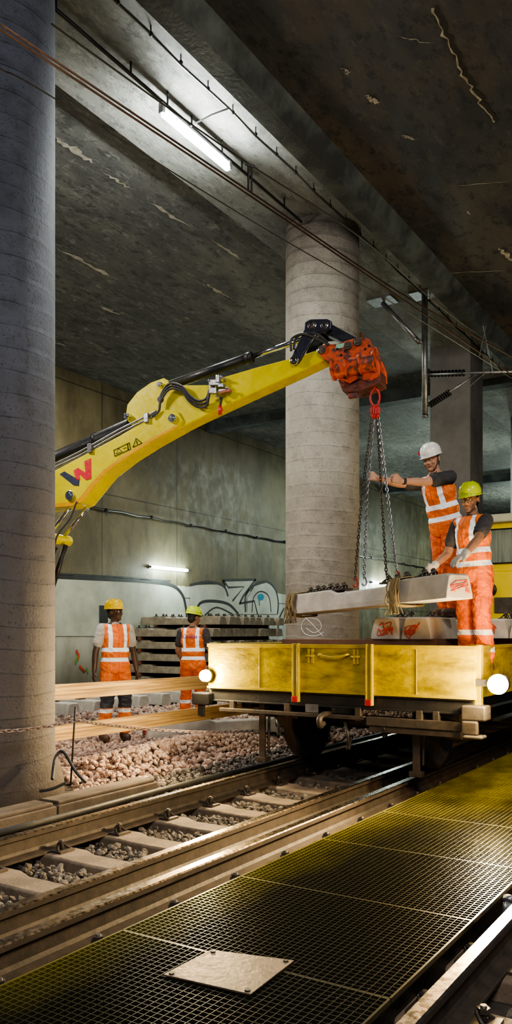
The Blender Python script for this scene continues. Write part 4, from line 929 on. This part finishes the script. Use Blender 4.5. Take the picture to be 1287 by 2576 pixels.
    if helmet is HW:
        mb=MB(); mb.tube([h(-.08,0,1.68),h(-.078,-.02,1.60),h(-.03,-.05,1.53),h(.03,-.05,1.53),h(.078,-.02,1.60),h(.08,0,1.68)],.005,6); finish(mb,'chin_strap',BLK,parent=e,world=False)
        mb=MB()
        for q in ([(.0,0),(.03,0)],[(.0,.012),(.03,.012)],[(0,.024),(.03,.024)],[(0,0),(0,.024)],[(.03,0),(.03,.024)],[(.015,0),(.015,.024)]):
            mb.tube([h(-.0965+abs(a-.015)*.1,-.035-a*.9,1.712+b*1.3) for a,b in q],.0035,5)
        finish(mb,'helmet_emblem',REDD,parent=e,world=False)
    return e
latv=cw(1,0,0); depv=cw(0,1,0); up=V((0,0,1))
def onleg(i,y):
    a,b=LEGS[i]
    best=min((abs((CY-(q.z-H)*F/(depv.dot(q)))-y),t) for t in [k/100 for k in range(101)] for q in [a.lerp(b,t)]); return a.lerp(b,best[1])
g1=onleg(0,1197); g2=onleg(3,1203)
p1=cw((1122-CX)/F*8.25,8.25,1.53)
person('person in white helmet and orange vest gripping the lifting chains',p1,(-.86,-.5),.975,lean=17,hyaw=10,hpitch=0,twist=10,
  arms={-1:{'world':g1,'hd':-latv*.9+up*.25,'n':depv*.9-latv*.2,'s':up,'curl':.95,'pole':(0,0,-1)},1:{'world':g2,'hd':-latv*.9+up*.3-depv*.2,'n':depv*.9,'s':up,'curl':.95,'pole':(0,0,-1),'watch':1}},
  skin=SKL,shirt=TSD,helmet=HW,hair=HAIRG,trous=TRO,legs={1:((.095,0,.92),(.11,-.06,.50),(.12,.0,.09)),-1:((-.095,0,.92),(-.11,.04,.50),(-.12,.10,.09))})
p2=cw((1194-CX)/F*7.6,7.6,1.0)
tg=A_+(B_-A_)*.955+V((0,0,.25))
person('person in lime helmet resting a gloved hand on the lifted sleeper',p2,(-.85,-.52),.98,lean=5,hyaw=22,hpitch=5,
  arms={1:{'world':tg,'hd':-latv*.6-depv*.3-up*.3,'n':-up,'s':-depv,'curl':.25,'pole':latv*1.0-depv*.4-up*.3,'glove':1},-1:{'el':(-.2,-.3,-1),'wr':(.1,-.8,-.5),'n':(1,0,0),'s':(0,-1,0),'curl':.35,'glove':1}},
  skin=SKM,shirt=TSD,helmet=HG,hair=HAIR,trous=TRO)
p3=cw((290-CX)/F*10.2,10.2,.03)
person('person in yellow helmet, orange vest and grey t-shirt standing on ballast',p3,(.50,-.86),.975,hyaw=34,hpitch=-4,
  arms={1:{'el':(.28,.05,-1),'wr':(.12,-.12,-1),'n':(-1,0,0),'s':(0,-1,0),'curl':.3},-1:{'el':(-.28,.05,-1),'wr':(-.12,-.12,-1),'n':(1,0,0),'s':(0,-1,0),'curl':.3}},
  skin=SKD,shirt=TSG,helmet=HY,hair=HAIR,trous=TRO3)
p4=cw((486-CX)/F*11.6,11.6,.03)
person('person in lime helmet and orange vest seen from behind',p4,(.25,.97),.95,hyaw=-34,hpitch=6,
  arms={1:{'el':(.28,-.1,-1),'wr':(-.2,-.6,-.7),'n':(-1,0,0),'s':(0,-1,0),'curl':.4},-1:{'el':(-.3,-.1,-1),'wr':(.1,-.6,-.8),'n':(1,0,0),'s':(0,-1,0),'curl':.4}},
  skin=SKM,shirt=TSD,helmet=HG,hair=HAIR,trous=TRO,extra='print')
# ------------------------------------------------------------------ lights
def area(loc,tgt,size,en,col,sy=None,name='fill_area_light'):
    L=bpy.data.lights.new(name,'AREA'); L.energy=en; L.color=col; L.size=size
    if sy: L.shape='RECTANGLE'; L.size_y=sy
    o=bpy.data.objects.new(name,L); COL.objects.link(o); o.location=loc; o.rotation_euler=(V(tgt)-V(loc)).to_track_quat('-Z','Y').to_euler()
def point(loc,en,col,r=.15,name='fill_point_light'):
    L=bpy.data.lights.new(name,'POINT'); L.energy=en; L.color=col; L.shadow_soft_size=r
    o=bpy.data.objects.new(name,L); COL.objects.link(o); o.location=loc
area((1.5,-1.5,6.2),(-5,8,2.6),1.6,400,(1,.95,.88))  # unseen frontal light behind the camera
area((2.5,6,7.2),(-5,9,2.5),1.2,190,(1,.93,.8))
area((-5.9,7.97,7.22),(-5.9,7.97,0),1.2,90,(.95,1,.95),.1)  # added boost just below the hanging tube lamp
area((-11.,13,7.6),(-11.,13.001,0),1.2,340,(1.,.94,.72))
area((-10.,26,7.4),(-10,26.001,0),1.5,420,(.85,1,.9))
area((-9,40,7.2),(-9,40.001,0),1.5,500,(.8,1,.93))
point((-10,27,5.6),280,(.82,1,.88),.4); point((-9.5,38,5.6),500,(.8,1,.9),.4); point((-11.5,9,4.2),110,(1,.98,.86),.5)  # first two are unseen points added to brighten the far ceiling
point((-14.0,18.2,3.1),85,(.85,1,.92)); point((-14.0,33,3.4),150,(.8,1,.93)); point((-1.9,13.6,3.2),260,(1,.85,.5),.2)  # wall tube boosts, then an unseen point added to brighten the track machine
area((-8.2,4.2,5.8),(-6.6,8.5,0),.6,240,(1,.92,.86))  # unseen light over the pink ballast
w_=bpy.data.worlds.new('world'); bpy.context.scene.world=w_; w_.use_nodes=True; bg=w_.node_tree.nodes['Background']; bg.inputs[0].default_value=(.42,.5,.72,1); bg.inputs[1].default_value=.17
vs=bpy.context.scene.view_settings
try: vs.look='AgX - Medium High Contrast'
except Exception as ex_: print(ex_)
